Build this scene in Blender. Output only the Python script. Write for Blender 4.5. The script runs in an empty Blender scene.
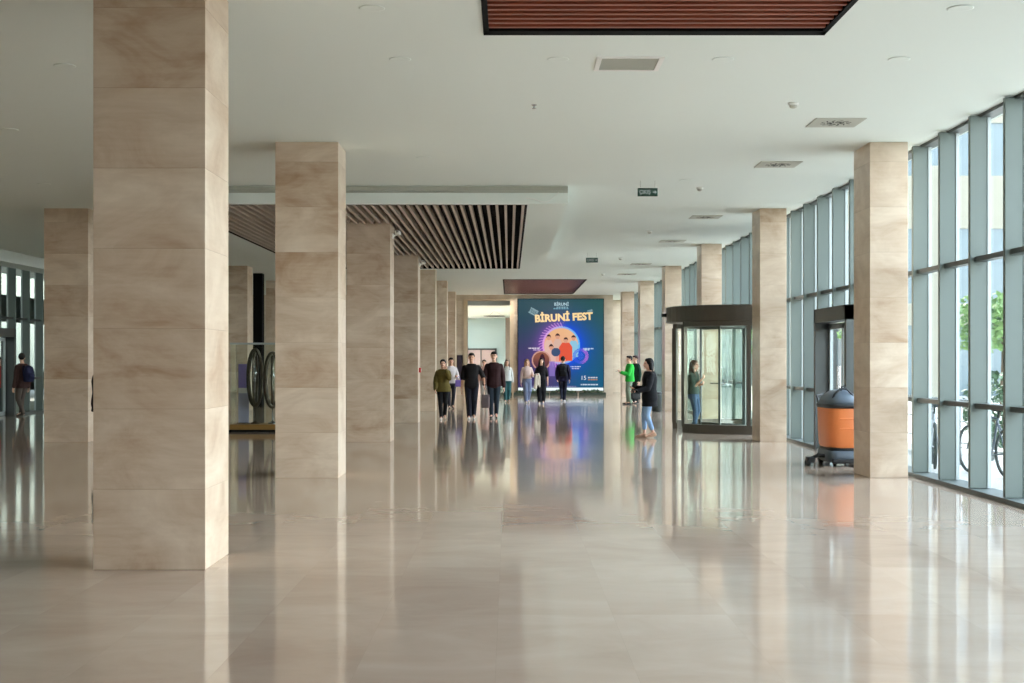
import bpy, bmesh, math, random
from mathutils import Vector, Matrix, noise as mnoise
random.seed(7)
PI = math.pi
SC = bpy.context.scene
EXPO = 1.1
COL = SC.collection
R = math.radians

# ------------------------------------------------------------------ helpers
def lin(r, g, b):
    def f(c):
        c /= 255.0
        return c / 12.92 if c <= 0.04045 else ((c + 0.055) / 1.055) ** 2.4
    return (f(r), f(g), f(b), 1.0)

class MB:
    """collects shapes and links them as one mesh object"""
    def __init__(self):
        self.v = []; self.f = []; self.m = []
    def add(self, vs, fs, mi=0):
        b = len(self.v)
        self.v += [tuple(p) for p in vs]
        for f in fs:
            self.f.append(tuple(b + i for i in f)); self.m.append(mi)
        return self
    def box(self, x0, x1, y0, y1, z0, z1, mi=0):
        vs = [(x0,y0,z0),(x1,y0,z0),(x1,y1,z0),(x0,y1,z0),(x0,y0,z1),(x1,y0,z1),(x1,y1,z1),(x0,y1,z1)]
        return self.add(vs, [(3,2,1,0),(4,5,6,7),(0,1,5,4),(1,2,6,5),(2,3,7,6),(3,0,4,7)], mi)
    def bbox(self, x0, x1, y0, y1, z0, z1, bev=0.02, seg=2, mi=0):
        bm = bmesh.new()
        bmesh.ops.create_cube(bm, size=1)
        for v in bm.verts:
            v.co = Vector(((x0+x1)/2 + v.co.x*(x1-x0), (y0+y1)/2 + v.co.y*(y1-y0), (z0+z1)/2 + v.co.z*(z1-z0)))
        bmesh.ops.bevel(bm, geom=bm.edges[:], offset=bev, segments=seg, affect='EDGES', profile=0.5)
        bm.verts.index_update()
        self.add([v.co for v in bm.verts], [[v.index for v in f.verts] for f in bm.faces], mi)
        bm.free(); return self
    def rings(self, rings, cap=True, mi=0, closed=False):
        n = len(rings[0]); vs = [p for r in rings for p in r]; fs = []
        k = len(rings)
        for i in range(k if closed else k-1):
            j = (i+1) % k
            for a in range(n):
                b = (a+1) % n
                fs.append((i*n+a, i*n+b, j*n+b, j*n+a))
        if cap and not closed:
            fs.append(tuple(reversed(range(n)))); fs.append(tuple((k-1)*n+a for a in range(n)))
        return self.add(vs, fs, mi)
    def lathe(self, prof, c=(0,0,0), n=24, mi=0):
        rs = []
        for r, z in prof:
            rs.append([(c[0]+r*math.cos(2*PI*a/n), c[1]+r*math.sin(2*PI*a/n), c[2]+z) for a in range(n)])
        return self.rings(rs, True, mi)
    def loft(self, secs, n=20, mi=0, p=2.0):
        """secs: (z, cx, cy, rx, ry)"""
        rs = []
        for z, cx, cy, rx, ry in secs:
            ring = []
            for a in range(n):
                t = 2*PI*a/n
                c, s = math.cos(t), math.sin(t)
                ring.append((cx + rx*math.copysign(abs(c)**(2/p), c), cy + ry*math.copysign(abs(s)**(2/p), s), z))
            rs.append(ring)
        return self.rings(rs, True, mi)
    def tube(self, pts, r, n=8, mi=0, closed=False):
        pts = [Vector(p) for p in pts]
        rr = r if isinstance(r, (list, tuple)) else [r]*len(pts)
        rs = []; up = None
        k = len(pts)
        for i, p in enumerate(pts):
            if closed: d = pts[(i+1) % k] - pts[(i-1) % k]
            else: d = pts[min(i+1, k-1)] - pts[max(i-1, 0)]
            d.normalize()
            if up is None:
                up = Vector((0,0,1)) if abs(d.z) < 0.9 else Vector((1,0,0))
            s = d.cross(up).normalized(); up = s.cross(d).normalized()
            rs.append([p + s*rr[i]*math.cos(2*PI*a/n) + up*rr[i]*math.sin(2*PI*a/n) for a in range(n)])
        return self.rings(rs, True, mi, closed)
    def cap(self, p0, r0, p1, r1, n=14, flat=1.0):
        """tapered capsule"""
        p0 = Vector(p0); p1 = Vector(p1); d = p1-p0
        L = d.length
        d = d/L if L > 1e-6 else Vector((0,0,1))
        up = Vector((0,0,1)) if abs(d.z) < 0.9 else Vector((0,1,0))
        s = d.cross(up).normalized(); u = s.cross(d).normalized()
        rs = []
        for k in range(1, 5):
            t = -PI/2 + k*PI/8
            rs.append((p0 + d*r0*math.sin(t), r0*math.cos(t)))
        for k in range(0, 4):
            t = k*PI/8
            rs.append((p1 + d*r1*math.sin(t), r1*math.cos(t)))
        rr = [[c + s*q*math.cos(2*PI*a/n) + u*q*flat*math.sin(2*PI*a/n) for a in range(n)] for c, q in rs]
        return self.rings(rr)
    def ell(self, c, r, n=16, m=10, rot=None, mi=0):
        rs = []
        for k in range(1, m):
            t = -PI/2 + PI*k/m
            ring = []
            for a in range(n):
                p = Vector((r[0]*math.cos(t)*math.cos(2*PI*a/n), r[1]*math.cos(t)*math.sin(2*PI*a/n), r[2]*math.sin(t)))
                if rot: p = rot @ p
                ring.append(p + Vector(c))
            rs.append(ring)
        return self.rings(rs, True, mi)
    def mesh(self, name):
        me = bpy.data.meshes.new(name)
        me.from_pydata(self.v, [], self.f)
        me.polygons.foreach_set('material_index', self.m)
        me.update()
        return me
    def build(self, name, mats, parent=None, smooth=False, bev=0.0, loc=None):
        me = self.mesh(name)
        for m in (mats if isinstance(mats, (list, tuple)) else [mats]):
            me.materials.append(m)
        if smooth:
            me.polygons.foreach_set('use_smooth', [True]*len(me.polygons))
        o = bpy.data.objects.new(name, me); COL.objects.link(o)
        if parent: o.parent = parent
        if loc: o.location = loc
        if bev:
            md = o.modifiers.new('edge', 'BEVEL'); md.width = bev; md.segments = 2; md.limit_method = 'ANGLE'
        return o

def tag(o, label=None, cat=None, group=None, kind=None):
    if label: o['label'] = label
    if cat: o['category'] = cat
    if group: o['group'] = group
    if kind: o['kind'] = kind
    return o
def thing(name, label, cat, loc=(0,0,0), rz=0.0, group=None, kind=None):
    o = bpy.data.objects.new(name, None); COL.objects.link(o)
    o.location = loc; o.rotation_euler = (0,0,rz); o.empty_display_size = 0.2
    return tag(o, label, cat, group, kind)
def setting(name, loc=(0,0,0)):
    o = bpy.data.objects.new(name, None); COL.objects.link(o); o.location = loc
    return tag(o, kind='structure')
def dup(root, loc, rz=None, label=None):
    r = root.copy(); COL.objects.link(r); r.location = loc
    if rz is not None: r.rotation_euler = (0,0,rz)
    if label: r['label'] = label
    for ch in list(root.children):
        c = ch.copy(); COL.objects.link(c); c.parent = r
        for g in list(ch.children):
            d = g.copy(); COL.objects.link(d); d.parent = c
    return r

# ------------------------------------------------------------------ materials
def newmat(name):
    m = bpy.data.materials.new(name); m.use_nodes = True
    nt = m.node_tree
    return m, nt, nt.nodes['Principled BSDF']
def N(nt, t, **kw):
    n = nt.nodes.new(t)
    for k, v in kw.items():
        if hasattr(n, k): setattr(n, k, v)
    return n
def L(nt, a, b): nt.links.new(a, b)
def setin(node, k, v):
    node.inputs[k].default_value = v
def mathn(nt, op, a, b=None, c=None):
    n = N(nt, 'ShaderNodeMath', operation=op)
    for i, x in enumerate((a, b, c)):
        if x is None: continue
        if isinstance(x, (int, float)): n.inputs[i].default_value = x
        else: L(nt, x, n.inputs[i])
    return n.outputs[0]
def plain(name, col, rough=0.6, metal=0.0, spec=0.5, var=0.06, scale=12.0, bump=0.0):
    """one colour with a little mottling"""
    m, nt, b = newmat(name)
    tc = N(nt, 'ShaderNodeTexCoord')
    nz = N(nt, 'ShaderNodeTexNoise'); setin(nz, 'Scale', scale); setin(nz, 'Detail', 3.0)
    L(nt, tc.outputs['Object'], nz.inputs['Vector'])
    mx = N(nt, 'ShaderNodeMix', data_type='RGBA')
    L(nt, nz.outputs['Fac'], mx.inputs['Factor'])
    mx.inputs['A'].default_value = tuple(min(1, c*(1-var)) for c in col[:3]) + (1,)
    mx.inputs['B'].default_value = tuple(min(1, c*(1+var)) for c in col[:3]) + (1,)
    L(nt, mx.outputs['Result'], b.inputs['Base Color'])
    setin(b, 'Roughness', rough); setin(b, 'Metallic', metal); setin(b, 'Specular IOR Level', spec)
    if bump:
        bp = N(nt, 'ShaderNodeBump'); setin(bp, 'Strength', bump); setin(bp, 'Distance', 0.01)
        L(nt, nz.outputs['Fac'], bp.inputs['Height']); L(nt, bp.outputs['Normal'], b.inputs['Normal'])
    return m
def emit(name, col, s):
    m, nt, b = newmat(name)
    setin(b, 'Base Color', (0.02,0.02,0.02,1)); setin(b, 'Emission Color', col); setin(b, 'Emission Strength', s)
    return m
def glass(name, tint, ior=1.45, rough=0.0):
    """thin architectural pane: clear transmission plus a mirror-like film"""
    m, nt, b = newmat(name)
    nt.nodes.remove(b)
    out = [n for n in nt.nodes if n.type == 'OUTPUT_MATERIAL'][0]
    tr = N(nt, 'ShaderNodeBsdfTransparent'); setin(tr, 'Color', tint)
    gl = N(nt, 'ShaderNodeBsdfGlossy'); setin(gl, 'Roughness', rough); setin(gl, 'Color', (0.9,0.95,0.95,1))
    fr = N(nt, 'ShaderNodeFresnel'); ge = N(nt, 'ShaderNodeNewGeometry')   # same film on both sides of the sheet
    L(nt, mathn(nt, 'ADD', ior, mathn(nt, 'MULTIPLY', ge.outputs['Backfacing'], 1.0/ior-ior)), fr.inputs['IOR'])
    mx = N(nt, 'ShaderNodeMixShader')
    L(nt, fr.outputs[0], mx.inputs[0]); L(nt, tr.outputs[0], mx.inputs[1]); L(nt, gl.outputs[0], mx.inputs[2])
    L(nt, mx.outputs[0], out.inputs['Surface'])
    return m

def travertine(name, dark, light, rough=0.28, bh=0.612, bw=None):
    """stone cladding: one tone per block, bedding streaks and brown clouds"""
    m, nt, b = newmat(name)
    tc = N(nt, 'ShaderNodeTexCoord'); oi = N(nt, 'ShaderNodeObjectInfo')
    sp = N(nt, 'ShaderNodeSeparateXYZ'); L(nt, tc.outputs['Object'], sp.inputs[0])
    blk = mathn(nt, 'FLOOR', mathn(nt, 'DIVIDE', sp.outputs['Z'], bh))
    cv = N(nt, 'ShaderNodeCombineXYZ'); L(nt, blk, cv.inputs[0])
    if bw:
        L(nt, mathn(nt, 'FLOOR', mathn(nt, 'DIVIDE', sp.outputs['X'], bw)), cv.inputs[1])
    L(nt, mathn(nt, 'MULTIPLY', oi.outputs['Random'], 91.0), cv.inputs[2])
    wn = N(nt, 'ShaderNodeTexWhiteNoise', noise_dimensions='3D'); L(nt, cv.outputs[0], wn.inputs['Vector'])
    # shifted coordinates per block so that the clouds break at the joints
    off = N(nt, 'ShaderNodeVectorMath', operation='SCALE'); L(nt, wn.outputs['Color'], off.inputs[0]); off.inputs['Scale'].default_value = 20.0
    ad = N(nt, 'ShaderNodeVectorMath', operation='ADD'); L(nt, tc.outputs['Object'], ad.inputs[0]); L(nt, off.outputs[0], ad.inputs[1])
    mp = N(nt, 'ShaderNodeMapping'); mp.inputs['Scale'].default_value = (1.3, 1.3, 2.4); L(nt, ad.outputs[0], mp.inputs['Vector'])
    n1 = N(nt, 'ShaderNodeTexNoise'); setin(n1, 'Scale', 0.95); setin(n1, 'Detail', 8.0); setin(n1, 'Roughness', 0.6); setin(n1, 'Distortion', 0.8)
    L(nt, mp.outputs[0], n1.inputs['Vector'])
    mp2 = N(nt, 'ShaderNodeMapping'); mp2.inputs['Scale'].default_value = (1.5, 1.5, 16); L(nt, ad.outputs[0], mp2.inputs['Vector'])
    n2 = N(nt, 'ShaderNodeTexNoise'); setin(n2, 'Scale', 2.0); setin(n2, 'Detail', 6.0); L(nt, mp2.outputs[0], n2.inputs['Vector'])
    f = mathn(nt, 'ADD', mathn(nt, 'MULTIPLY_ADD', n1.outputs['Fac'], 1.2, -0.12), mathn(nt, 'ADD', mathn(nt, 'MULTIPLY', wn.outputs['Value'], 0.22), 0.08))
    f = mathn(nt, 'ADD', f, mathn(nt, 'MULTIPLY', mathn(nt, 'SUBTRACT', n2.outputs['Fac'], 0.5), 0.2))
    cr = N(nt, 'ShaderNodeValToRGB')
    e = cr.color_ramp.elements
    e[0].position = 0.30; e[0].color = dark
    e[1].position = 0.95; e[1].color = light
    mid = e.new(0.58); mid.color = tuple((a*0.5+c*0.5) for a, c in zip(dark, light))
    L(nt, f, cr.inputs[0])
    fr = mathn(nt, 'FRACT', mathn(nt, 'DIVIDE', sp.outputs['Z'], bh))
    joint = mathn(nt, 'LESS_THAN', fr, 0.009)
    mx = N(nt, 'ShaderNodeMix', data_type='RGBA')
    L(nt, mathn(nt, 'MULTIPLY', joint, 0.3), mx.inputs['Factor']); L(nt, cr.outputs[0], mx.inputs['A'])
    mx.inputs['B'].default_value = tuple(c*0.6 for c in dark[:3]) + (1,)
    L(nt, mx.outputs['Result'], b.inputs['Base Color'])
    setin(b, 'Roughness', rough); setin(b, 'Specular IOR Level', 0.4)
    bp = N(nt, 'ShaderNodeBump'); setin(bp, 'Strength', 0.05); setin(bp, 'Distance', 0.01)
    L(nt, n2.outputs['Fac'], bp.inputs['Height']); L(nt, bp.outputs['Normal'], b.inputs['Normal'])
    return m

def floor_material():
    m, nt, b = newmat('polished_marble_floor')
    tc = N(nt, 'ShaderNodeTexCoord')
    sp = N(nt, 'ShaderNodeSeparateXYZ'); L(nt, tc.outputs['Object'], sp.inputs[0])
    TW, TL = 0.72, 1.95
    row = mathn(nt, 'FLOOR', mathn(nt, 'DIVIDE', mathn(nt, 'SUBTRACT', sp.outputs['Y'], 0.78), TL))
    cx = mathn(nt, 'DIVIDE', mathn(nt, 'ADD', sp.outputs['X'], 0.07), TW)
    colm = mathn(nt, 'FLOOR', cx)
    cv = N(nt, 'ShaderNodeCombineXYZ'); L(nt, row, cv.inputs[0]); L(nt, colm, cv.inputs[1])
    wn = N(nt, 'ShaderNodeTexWhiteNoise', noise_dimensions='3D'); L(nt, cv.outputs[0], wn.inputs['Vector'])
    off = N(nt, 'ShaderNodeVectorMath', operation='SCALE'); L(nt, wn.outputs['Color'], off.inputs[0]); off.inputs['Scale'].default_value = 30.0
    ad = N(nt, 'ShaderNodeVectorMath', operation='ADD'); L(nt, tc.outputs['Object'], ad.inputs[0]); L(nt, off.outputs[0], ad.inputs[1])
    mp = N(nt, 'ShaderNodeMapping'); mp.inputs['Scale'].default_value = (0.8, 1.3, 1); L(nt, ad.outputs[0], mp.inputs['Vector'])
    n1 = N(nt, 'ShaderNodeTexNoise'); setin(n1, 'Scale', 1.2); setin(n1, 'Detail', 8.0); setin(n1, 'Roughness', 0.62); setin(n1, 'Distortion', 0.6)
    L(nt, mp.outputs[0], n1.inputs['Vector'])
    n0 = N(nt, 'ShaderNodeTexNoise'); setin(n0, 'Scale', 0.16); setin(n0, 'Detail', 2.0); L(nt, tc.outputs['Object'], n0.inputs['Vector'])
    f = mathn(nt, 'ADD', mathn(nt, 'MULTIPLY', n1.outputs['Fac'], 0.42), mathn(nt, 'MULTIPLY', wn.outputs['Value'], 0.06))
    f = mathn(nt, 'ADD', f, mathn(nt, 'MULTIPLY', n0.outputs['Fac'], 0.5))
    cr = N(nt, 'ShaderNodeValToRGB'); e = cr.color_ramp.elements
    e[0].position = 0.25; e[0].color = FLOOR_DARK
    e[1].position = 0.80; e[1].color = FLOOR_LIGHT
    L(nt, f, cr.inputs[0])
    jx = mathn(nt, 'LESS_THAN', mathn(nt, 'FRACT', cx), 0.004)
    jy = mathn(nt, 'LESS_THAN', mathn(nt, 'FRACT', mathn(nt, 'DIVIDE', mathn(nt, 'SUBTRACT', sp.outputs['Y'], 0.78), TL)), 0.002)
    mx = N(nt, 'ShaderNodeMix', data_type='RGBA')
    L(nt, mathn(nt, 'MULTIPLY', mathn(nt, 'MAXIMUM', jx, jy), 0.12), mx.inputs['Factor']); L(nt, cr.outputs[0], mx.inputs['A'])
    mx.inputs['B'].default_value = tuple(c*0.45 for c in FLOOR_DARK[:3]) + (1,)
    L(nt, mx.outputs['Result'], b.inputs['Base Color'])
    setin(b, 'Roughness', 0.075); setin(b, 'Specular IOR Level', 0.72)
    # every slab lies a hair out of true, so reflections step at the joints
    sub = N(nt, 'ShaderNodeVectorMath', operation='SUBTRACT'); L(nt, wn.outputs['Color'], sub.inputs[0]); sub.inputs[1].default_value = (0.5,0.5,0.5)
    ml = N(nt, 'ShaderNodeVectorMath', operation='MULTIPLY'); L(nt, sub.outputs[0], ml.inputs[0]); ml.inputs[1].default_value = (0.0016, 0.004, 0)
    nb = N(nt, 'ShaderNodeTexNoise'); setin(nb, 'Scale', 1.1); setin(nb, 'Detail', 2.0); L(nt, tc.outputs['Object'], nb.inputs['Vector'])
    sb2 = N(nt, 'ShaderNodeVectorMath', operation='SUBTRACT'); L(nt, nb.outputs['Color'], sb2.inputs[0]); sb2.inputs[1].default_value = (0.5,0.5,0.5)
    ml2 = N(nt, 'ShaderNodeVectorMath', operation='MULTIPLY'); L(nt, sb2.outputs[0], ml2.inputs[0]); ml2.inputs[1].default_value = (0.0003, 0.0006, 0)
    a1 = N(nt, 'ShaderNodeVectorMath', operation='ADD'); L(nt, ml.outputs[0], a1.inputs[0]); L(nt, ml2.outputs[0], a1.inputs[1])
    a2 = N(nt, 'ShaderNodeVectorMath', operation='ADD'); L(nt, a1.outputs[0], a2.inputs[0]); a2.inputs[1].default_value = (0,0,1)
    nn = N(nt, 'ShaderNodeVectorMath', operation='NORMALIZE'); L(nt, a2.outputs[0], nn.inputs[0])
    L(nt, nn.outputs[0], b.inputs['Normal'])
    return m

FLOOR_DARK = lin(166, 141, 122); FLOOR_LIGHT = lin(217, 199, 182)
M = {}
M['floor'] = floor_material()
M['stone'] = travertine('travertine_cladding', lin(160,130,102), lin(214,198,178))
M['stone_pale'] = travertine('travertine_wall', lin(178,160,138), lin(214,202,184), bw=1.2)
M['ceiling'] = plain('matt_white_ceiling_paint', lin(220,228,223), 0.9, var=0.015, scale=0.4)
M['white'] = plain('white_paint', lin(228,228,224), 0.6, var=0.02)
M['fin'] = plain('grey_green_aluminium', lin(96,107,102), 0.45, 0.0, 0.5, var=0.03, scale=2)
M['fin_dark'] = plain('mid_grey_aluminium', lin(84,92,90), 0.45, var=0.03)
M['frame_pale'] = plain('pale_aluminium_profile', lin(172,182,182), 0.35, 0.0, var=0.02)
M['frame_dark'] = plain('dark_grey_aluminium', lin(72,76,74), 0.4, 0.3, var=0.04)
M['bronze'] = plain('dark_bronze_metal', lin(84,78,70), 0.3, 0.6, var=0.05, scale=3)
M['black'] = plain('black_paint', lin(12,11,11), 0.8, spec=0.12, var=0.1)
M['slat'] = plain('brown_red_wood_slat', lin(134,70,50), 0.38, var=0.18, scale=3.0)
M['slat_far'] = plain('dark_brown_wood_slat', lin(92,58,50), 0.35, var=0.18, scale=3.0)
M['slat_grey'] = plain('brown_grey_wood_slat', lin(184,170,156), 0.4, var=0.14, scale=3.0)
M['glass'] = glass('window_glass', (0.955,0.975,0.97,1), 1.3)
M['glass_green'] = glass('curved_door_glass', (0.955,0.98,0.94,1), 1.28)
M['glass_case'] = glass('showcase_glass', (0.96,0.985,0.975,1), 1.3)
M['concrete'] = plain('pale_concrete_paving', lin(180,178,172), 0.85, var=0.06, scale=1.0)
M['chrome'] = plain('brushed_steel', lin(190,190,190), 0.25, 0.9, var=0.03)
M['brass'] = plain('brass_and_wood', lin(150,116,64), 0.4, 0.2, var=0.1)
M['plastic_black'] = plain('black_plastic', lin(28,30,32), 0.45, var=0.1)
M['plastic_grey'] = plain('blue_grey_plastic', lin(88,100,112), 0.4, var=0.05)
M['plastic_orange'] = plain('orange_plastic', lin(228,132,74), 0.38, var=0.05)
M['plastic_white'] = plain('white_plastic', lin(225,226,222), 0.4, var=0.02)
M['red'] = plain('red_plastic', lin(190,36,30), 0.4)
M['rubber'] = plain('black_rubber', lin(22,22,22), 0.8)
M['leaf'] = plain('dark_green_leaf', lin(52,84,44), 0.55, var=0.35, scale=5)
M['leaf_light'] = plain('light_green_leaf', lin(112,146,78), 0.6, var=0.3, scale=3)
M['bark'] = plain('grey_brown_bark', lin(104,88,70), 0.9, var=0.2)
M['cream'] = plain('cream_render', lin(158,153,138), 0.85, var=0.04, scale=0.5)
M['blueglass'] = plain('blue_facade_glass', lin(98,116,124), 0.12, 0.0, 0.8, var=0.15, scale=0.6)
M['grille'] = plain('grey_air_grille', lin(176,177,166), 0.5, var=0.04)
M['hole'] = plain('dark_slot', lin(30,32,30), 0.8)

CAMH = 1.6; CEIL = 4.556
XF = 5.54         # inner edge of the right-hand mullions
XL = -14.3        # left facade
RROW = [2.3 + 8.1*k for k in range(8)]      # fronts of the right-hand pillars
LROW = [2.3 + 8.1*k for k in range(8)]

# ------------------------------------------------------------------ shell
tag(MB().box(-14.7, 6.0, -8.3, 84, -0.25, 0).build('floor', M['floor']), kind='structure')

RX0, RX1 = -0.23, 2.86
F0, F1 = 1.6, 12.38
G0, G1 = 50.0, 60.8
ZC1 = CEIL + 0.14
c = MB()
c.box(-14.6, RX0, -8.3, 67.8, CEIL, ZC1); c.box(RX1, 5.95, -8.3, 67.8, CEIL, ZC1)
for a, b_ in ((-8.3, F0), (F1, G0), (G1, 61.15), (61.4, 67.8)):
    c.box(RX0, RX1, a, b_, CEIL, ZC1)
tag(c.build('ceiling', M['ceiling']), kind='structure')
tag(MB().box(-20, 6.7, -9.2, 90, 5.02, 5.25).build('roof', M['white']), kind='structure')  # roof slab; unseen left overhang added to keep sun off the left windows
tag(MB().box(-14.6, 6.0, -8.3, -8.0, 0, CEIL).build('wall_back', M['stone_pale']), kind='structure')

# far wall: a portal block with a tall opening, the screen stands on its right half
FW = 62.0
w = MB()
w.box(-14.1, -1.885, FW, FW+0.6, 0, CEIL); w.box(0.045, 4.72, FW, FW+0.6, 0, CEIL); w.box(-1.885, 0.045, FW, FW+0.6, 4.3, CEIL)
w.box(4.12, 4.72, FW+0.6, 67.4, 0, CEIL)
tag(w.build('wall_front', M['stone_pale']), kind='structure')
tag(MB().box(4.12, 6.0, 67.4, 67.7, 0, CEIL).build('wall_alcove', M['stone_pale']), kind='structure')
t = MB()
t.box(-2.06, -1.885, FW-0.05, FW+0.62, 0, 4.36); t.box(0.045, 0.22, FW-0.05, FW+0.62, 0, 4.36); t.box(-1.885, 0.045, FW-0.05, FW+0.62, 4.3, 4.36)
tag(t.build('trim_1', M['brass_frame'] if 'brass_frame' in M else plain('beige_jamb', lin(196,178,152), 0.5)), kind='structure')

t = thing('wall_panel', 'narrow dark panel on the far wall left of the tall lobby opening', 'panel', (-2.235, FW, 1.3))
MB().bbox(-0.13,0.13,-0.05,-0.001,-0.52,0.52,0.006,1).build('frame', M['black'], t)
MB().box(-0.11,0.11,-0.054,-0.05,-0.5,0.5).build('face', plain('dark_violet_face', lin(44,38,52), 0.3), t)
# room seen through the opening
M['teal'] = plain('pale_teal_wall', lin(168,184,184), 0.8, var=0.03, scale=0.5)
w = MB(); w.box(-6, 4.0, 82.0, 82.3, 0, 4.1)
tag(w.build('wall_lobby_back', M['teal']), kind='structure')
tag(MB().box(-6.3, -6, 62.6, 82.3, 0, 4.1).build('wall_lobby_left', M['white']), kind='structure')
tag(MB().box(4.0, 4.12, 62.6, 82.3, 0, 4.1).build('wall_lobby_right', M['teal']), kind='structure')
tag(MB().box(-6.3, 4.12, 62.6, 82.3, 4.1, 4.3).build('ceiling_lobby', M['ceiling']), kind='structure')
w = MB()
w.box(-0.20, 0.05, 76.0, 76.3, 0.0, 3.95); 
tag(w.build('wall_lobby_pier', plain('brown_panel', lin(96,80,66), 0.5)), kind='structure')
d = setting('door_2', (-1.62, 81.95, 0))
f = MB(); f.box(-1.0,-0.9,-0.08,0.05,0,2.3); f.box(0.78,0.88,-0.08,0.05,0,2.3); f.box(-1.0,0.88,-0.08,0.05,2.2,2.3); f.box(-0.09,-0.03,-0.06,0.05,0,2.2)
f.build('door_frame', M['frame_dark'], d)
MB().box(-0.9,0.78,-0.02,0.03,0.0,2.2).build('door_leaf', plain('dusty_pink_panel', lin(176,150,146), 0.35), d)
h = MB(); h.tube([(-0.14,-0.1,0.9),(-0.14,-0.1,1.4)],0.015); h.tube([(0.03,-0.1,0.9),(0.03,-0.1,1.4)],0.015)
h.build('door_handle', M['chrome'], d)

# ------------------------------------------------------------------ pillars
def pillar_mesh(wx, wy):
    b = MB(); z = 0.0
    while z < CEIL - 0.01:
        z1 = min(z + 0.612, CEIL - 0.001)
        if CEIL - z1 < 0.02: z1 = CEIL - 0.0015
        b.bbox(0, wx, 0, wy, z, z1, 0.0018, 1)
        z = z1
    return b
p_in = None
row_label = {
 1: 'big travertine pillar nearest the camera on the left, its foot on bare floor',
 2: 'travertine pillar second from the camera in the aisle row, glass showcase behind its left edge',
 3: 'travertine pillar rising through the near part of the dropped dark slatted ceiling raft',
 4: 'travertine pillar with red call point, rising through the far part of the slatted raft',
 5: 'travertine pillar just past the far edge of the dropped slatted raft',
 6: 'sixth travertine pillar of the aisle row, behind the woman in olive jacket',
 7: 'last pale pillar of the left aisle row beside the tall lobby opening',
 0: 'travertine pillar of the left aisle row standing beside the camera',
}
def pillar(x, y, wx, wy, label, group):
    o = pillar_mesh(wx, wy).build('stone_pillar', M['stone'], None)
    o.location = (x, y, 0)
    return tag(o, label, 'pillar', group, 'thing')
for k, y in enumerate(LROW):
    if k >= 1: pillar(-3.168, y, 0.854, 0.86, row_label[k], 'pillars of the left aisle row')
rl = {2: 'travertine pillar beside the orange scrubber, between two bays of window mullions',
      3: 'travertine pillar on the right standing in front of the revolving door',
      4: 'travertine pillar rising just behind the revolving door canopy',
      5: 'travertine pillar two behind the revolving door, low black bin at its foot',
      6: 'travertine pillar behind the person in bright green jacket on the window side',
      7: 'last travertine pillar of the window row near the big screen'}
for k, y in enumerate(RROW):
    if k >= 2: pillar(4.893, y, 0.515, 0.87, rl[k], 'pillars of the window row')
ol = {3: 'travertine pillar of the outer row seen left of the nearest pillar', 4: None,
      5: 'narrow view of an outer-row pillar just left of the black post above the showcase',
      6: 'outer-row travertine pillar far back, just right of the black post above the showcase'}
for k in (3, 5, 6):
    pillar(-9.06, LROW[k], 0.86, 0.86, ol[k], 'pillars of the outer left row')
o = MB().bbox(-8.72, -8.41, 46.5, 46.9, 0, CEIL, 0.01, 1).build('black_post', M['black'])
tag(o, 'slim black post from floor to ceiling above the glass showcase', 'post')

# ------------------------------------------------------------------ facades
FIN_D = 1.157
def fin_mesh(z0=0.06, z1=CEIL-0.02):
    b = MB(); b.bbox(0, 0.21, -0.035, 0.035, z0, z1, 0.004, 1); return b
FULL = fin_mesh().mesh('mullion'); FULL.materials.append(M['fin'])
HIGH = fin_mesh(2.82).mesh('mullion'); HIGH.materials.append(M['fin'])
DOORTOP = fin_mesh(2.5).mesh('mullion'); DOORTOP.materials.append(M['fin'])
def strip(z0, z1):
    b = MB(); b.box(0.208, 0.25, -0.045, 0.045, z0, z1); me = b.mesh('glazing_frame'); me.materials.append(M['frame_pale']); return me
STRIP = strip(0.06, CEIL-0.02); STRIP_H = strip(2.82, CEIL-0.02); STRIP_D = strip(2.5, CEIL-0.02)
def facade_bay(n, xf, side, y0, gap=None, gz=None, ztop=CEIL):
    """seven mullions from y0 on; gap = (ya, yb) left open up to gz (door)"""
    wroot = setting('window_%d' % n, (xf, y0, 0))
    L_ = 7*FIN_D
    rot = 0 if side > 0 else PI
    def sx(a, b): return (a, b) if side > 0 else (-b, -a)
    for i in range(7):
        yy = i*FIN_D
        me, st = FULL, STRIP
        if gap and gap[0] < y0+yy < gap[1]:
            me, st = (HIGH, STRIP_H) if gz > 2.6 else (DOORTOP, STRIP_D)
        o = bpy.data.objects.new('mullion', me); COL.objects.link(o); o.parent = wroot; o.location = (0, yy, 0); o.rotation_euler = (0,0,rot)
        s = bpy.data.objects.new('glazing_frame', st); COL.objects.link(s); s.parent = o
    def spans(z):
        if gap and z < gz:
            a, b_ = gap[0]-y0, gap[1]-y0
            return [(p, q) for p, q in ((0, max(0, a)), (min(L_, b_), L_)) if q-p > 0.05]
        return [(0, L_)]
    for z in (1.05, 2.81):
        b = MB()
        for p, q in spans(z): b.box(*sx(0.06, 0.20), p, q, z-0.03, z+0.03)
        b.build('transom', M['frame_dark'], wroot)
    b = MB()
    for p, q in spans(0): b.box(*sx(-0.02, 0.30), p, q, 0.0, 0.055)
    b.build('sill', M['fin_dark'], wroot)
    MB().box(*sx(0.12, 0.30), 0, L_, CEIL-0.04, CEIL).build('head_rail', M['frame_dark'], wroot)
    g = MB()
    if gap and gz < CEIL:
        g.box(*sx(0.235, 0.245), 0, L_, gz, CEIL)
        for p, q in spans(0): g.box(*sx(0.235, 0.245), p, q, 0.05, gz)
    else:
        g.box(*sx(0.235, 0.245), 0, L_, 0.05, CEIL)
    g.build('glass_pane', M['glass'], wroot)
    return wroot
Y0 = 18.75 - 3*8.1
wn_ = 1
DCX, DCY, DR = 5.4, 31.1, 1.75
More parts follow.
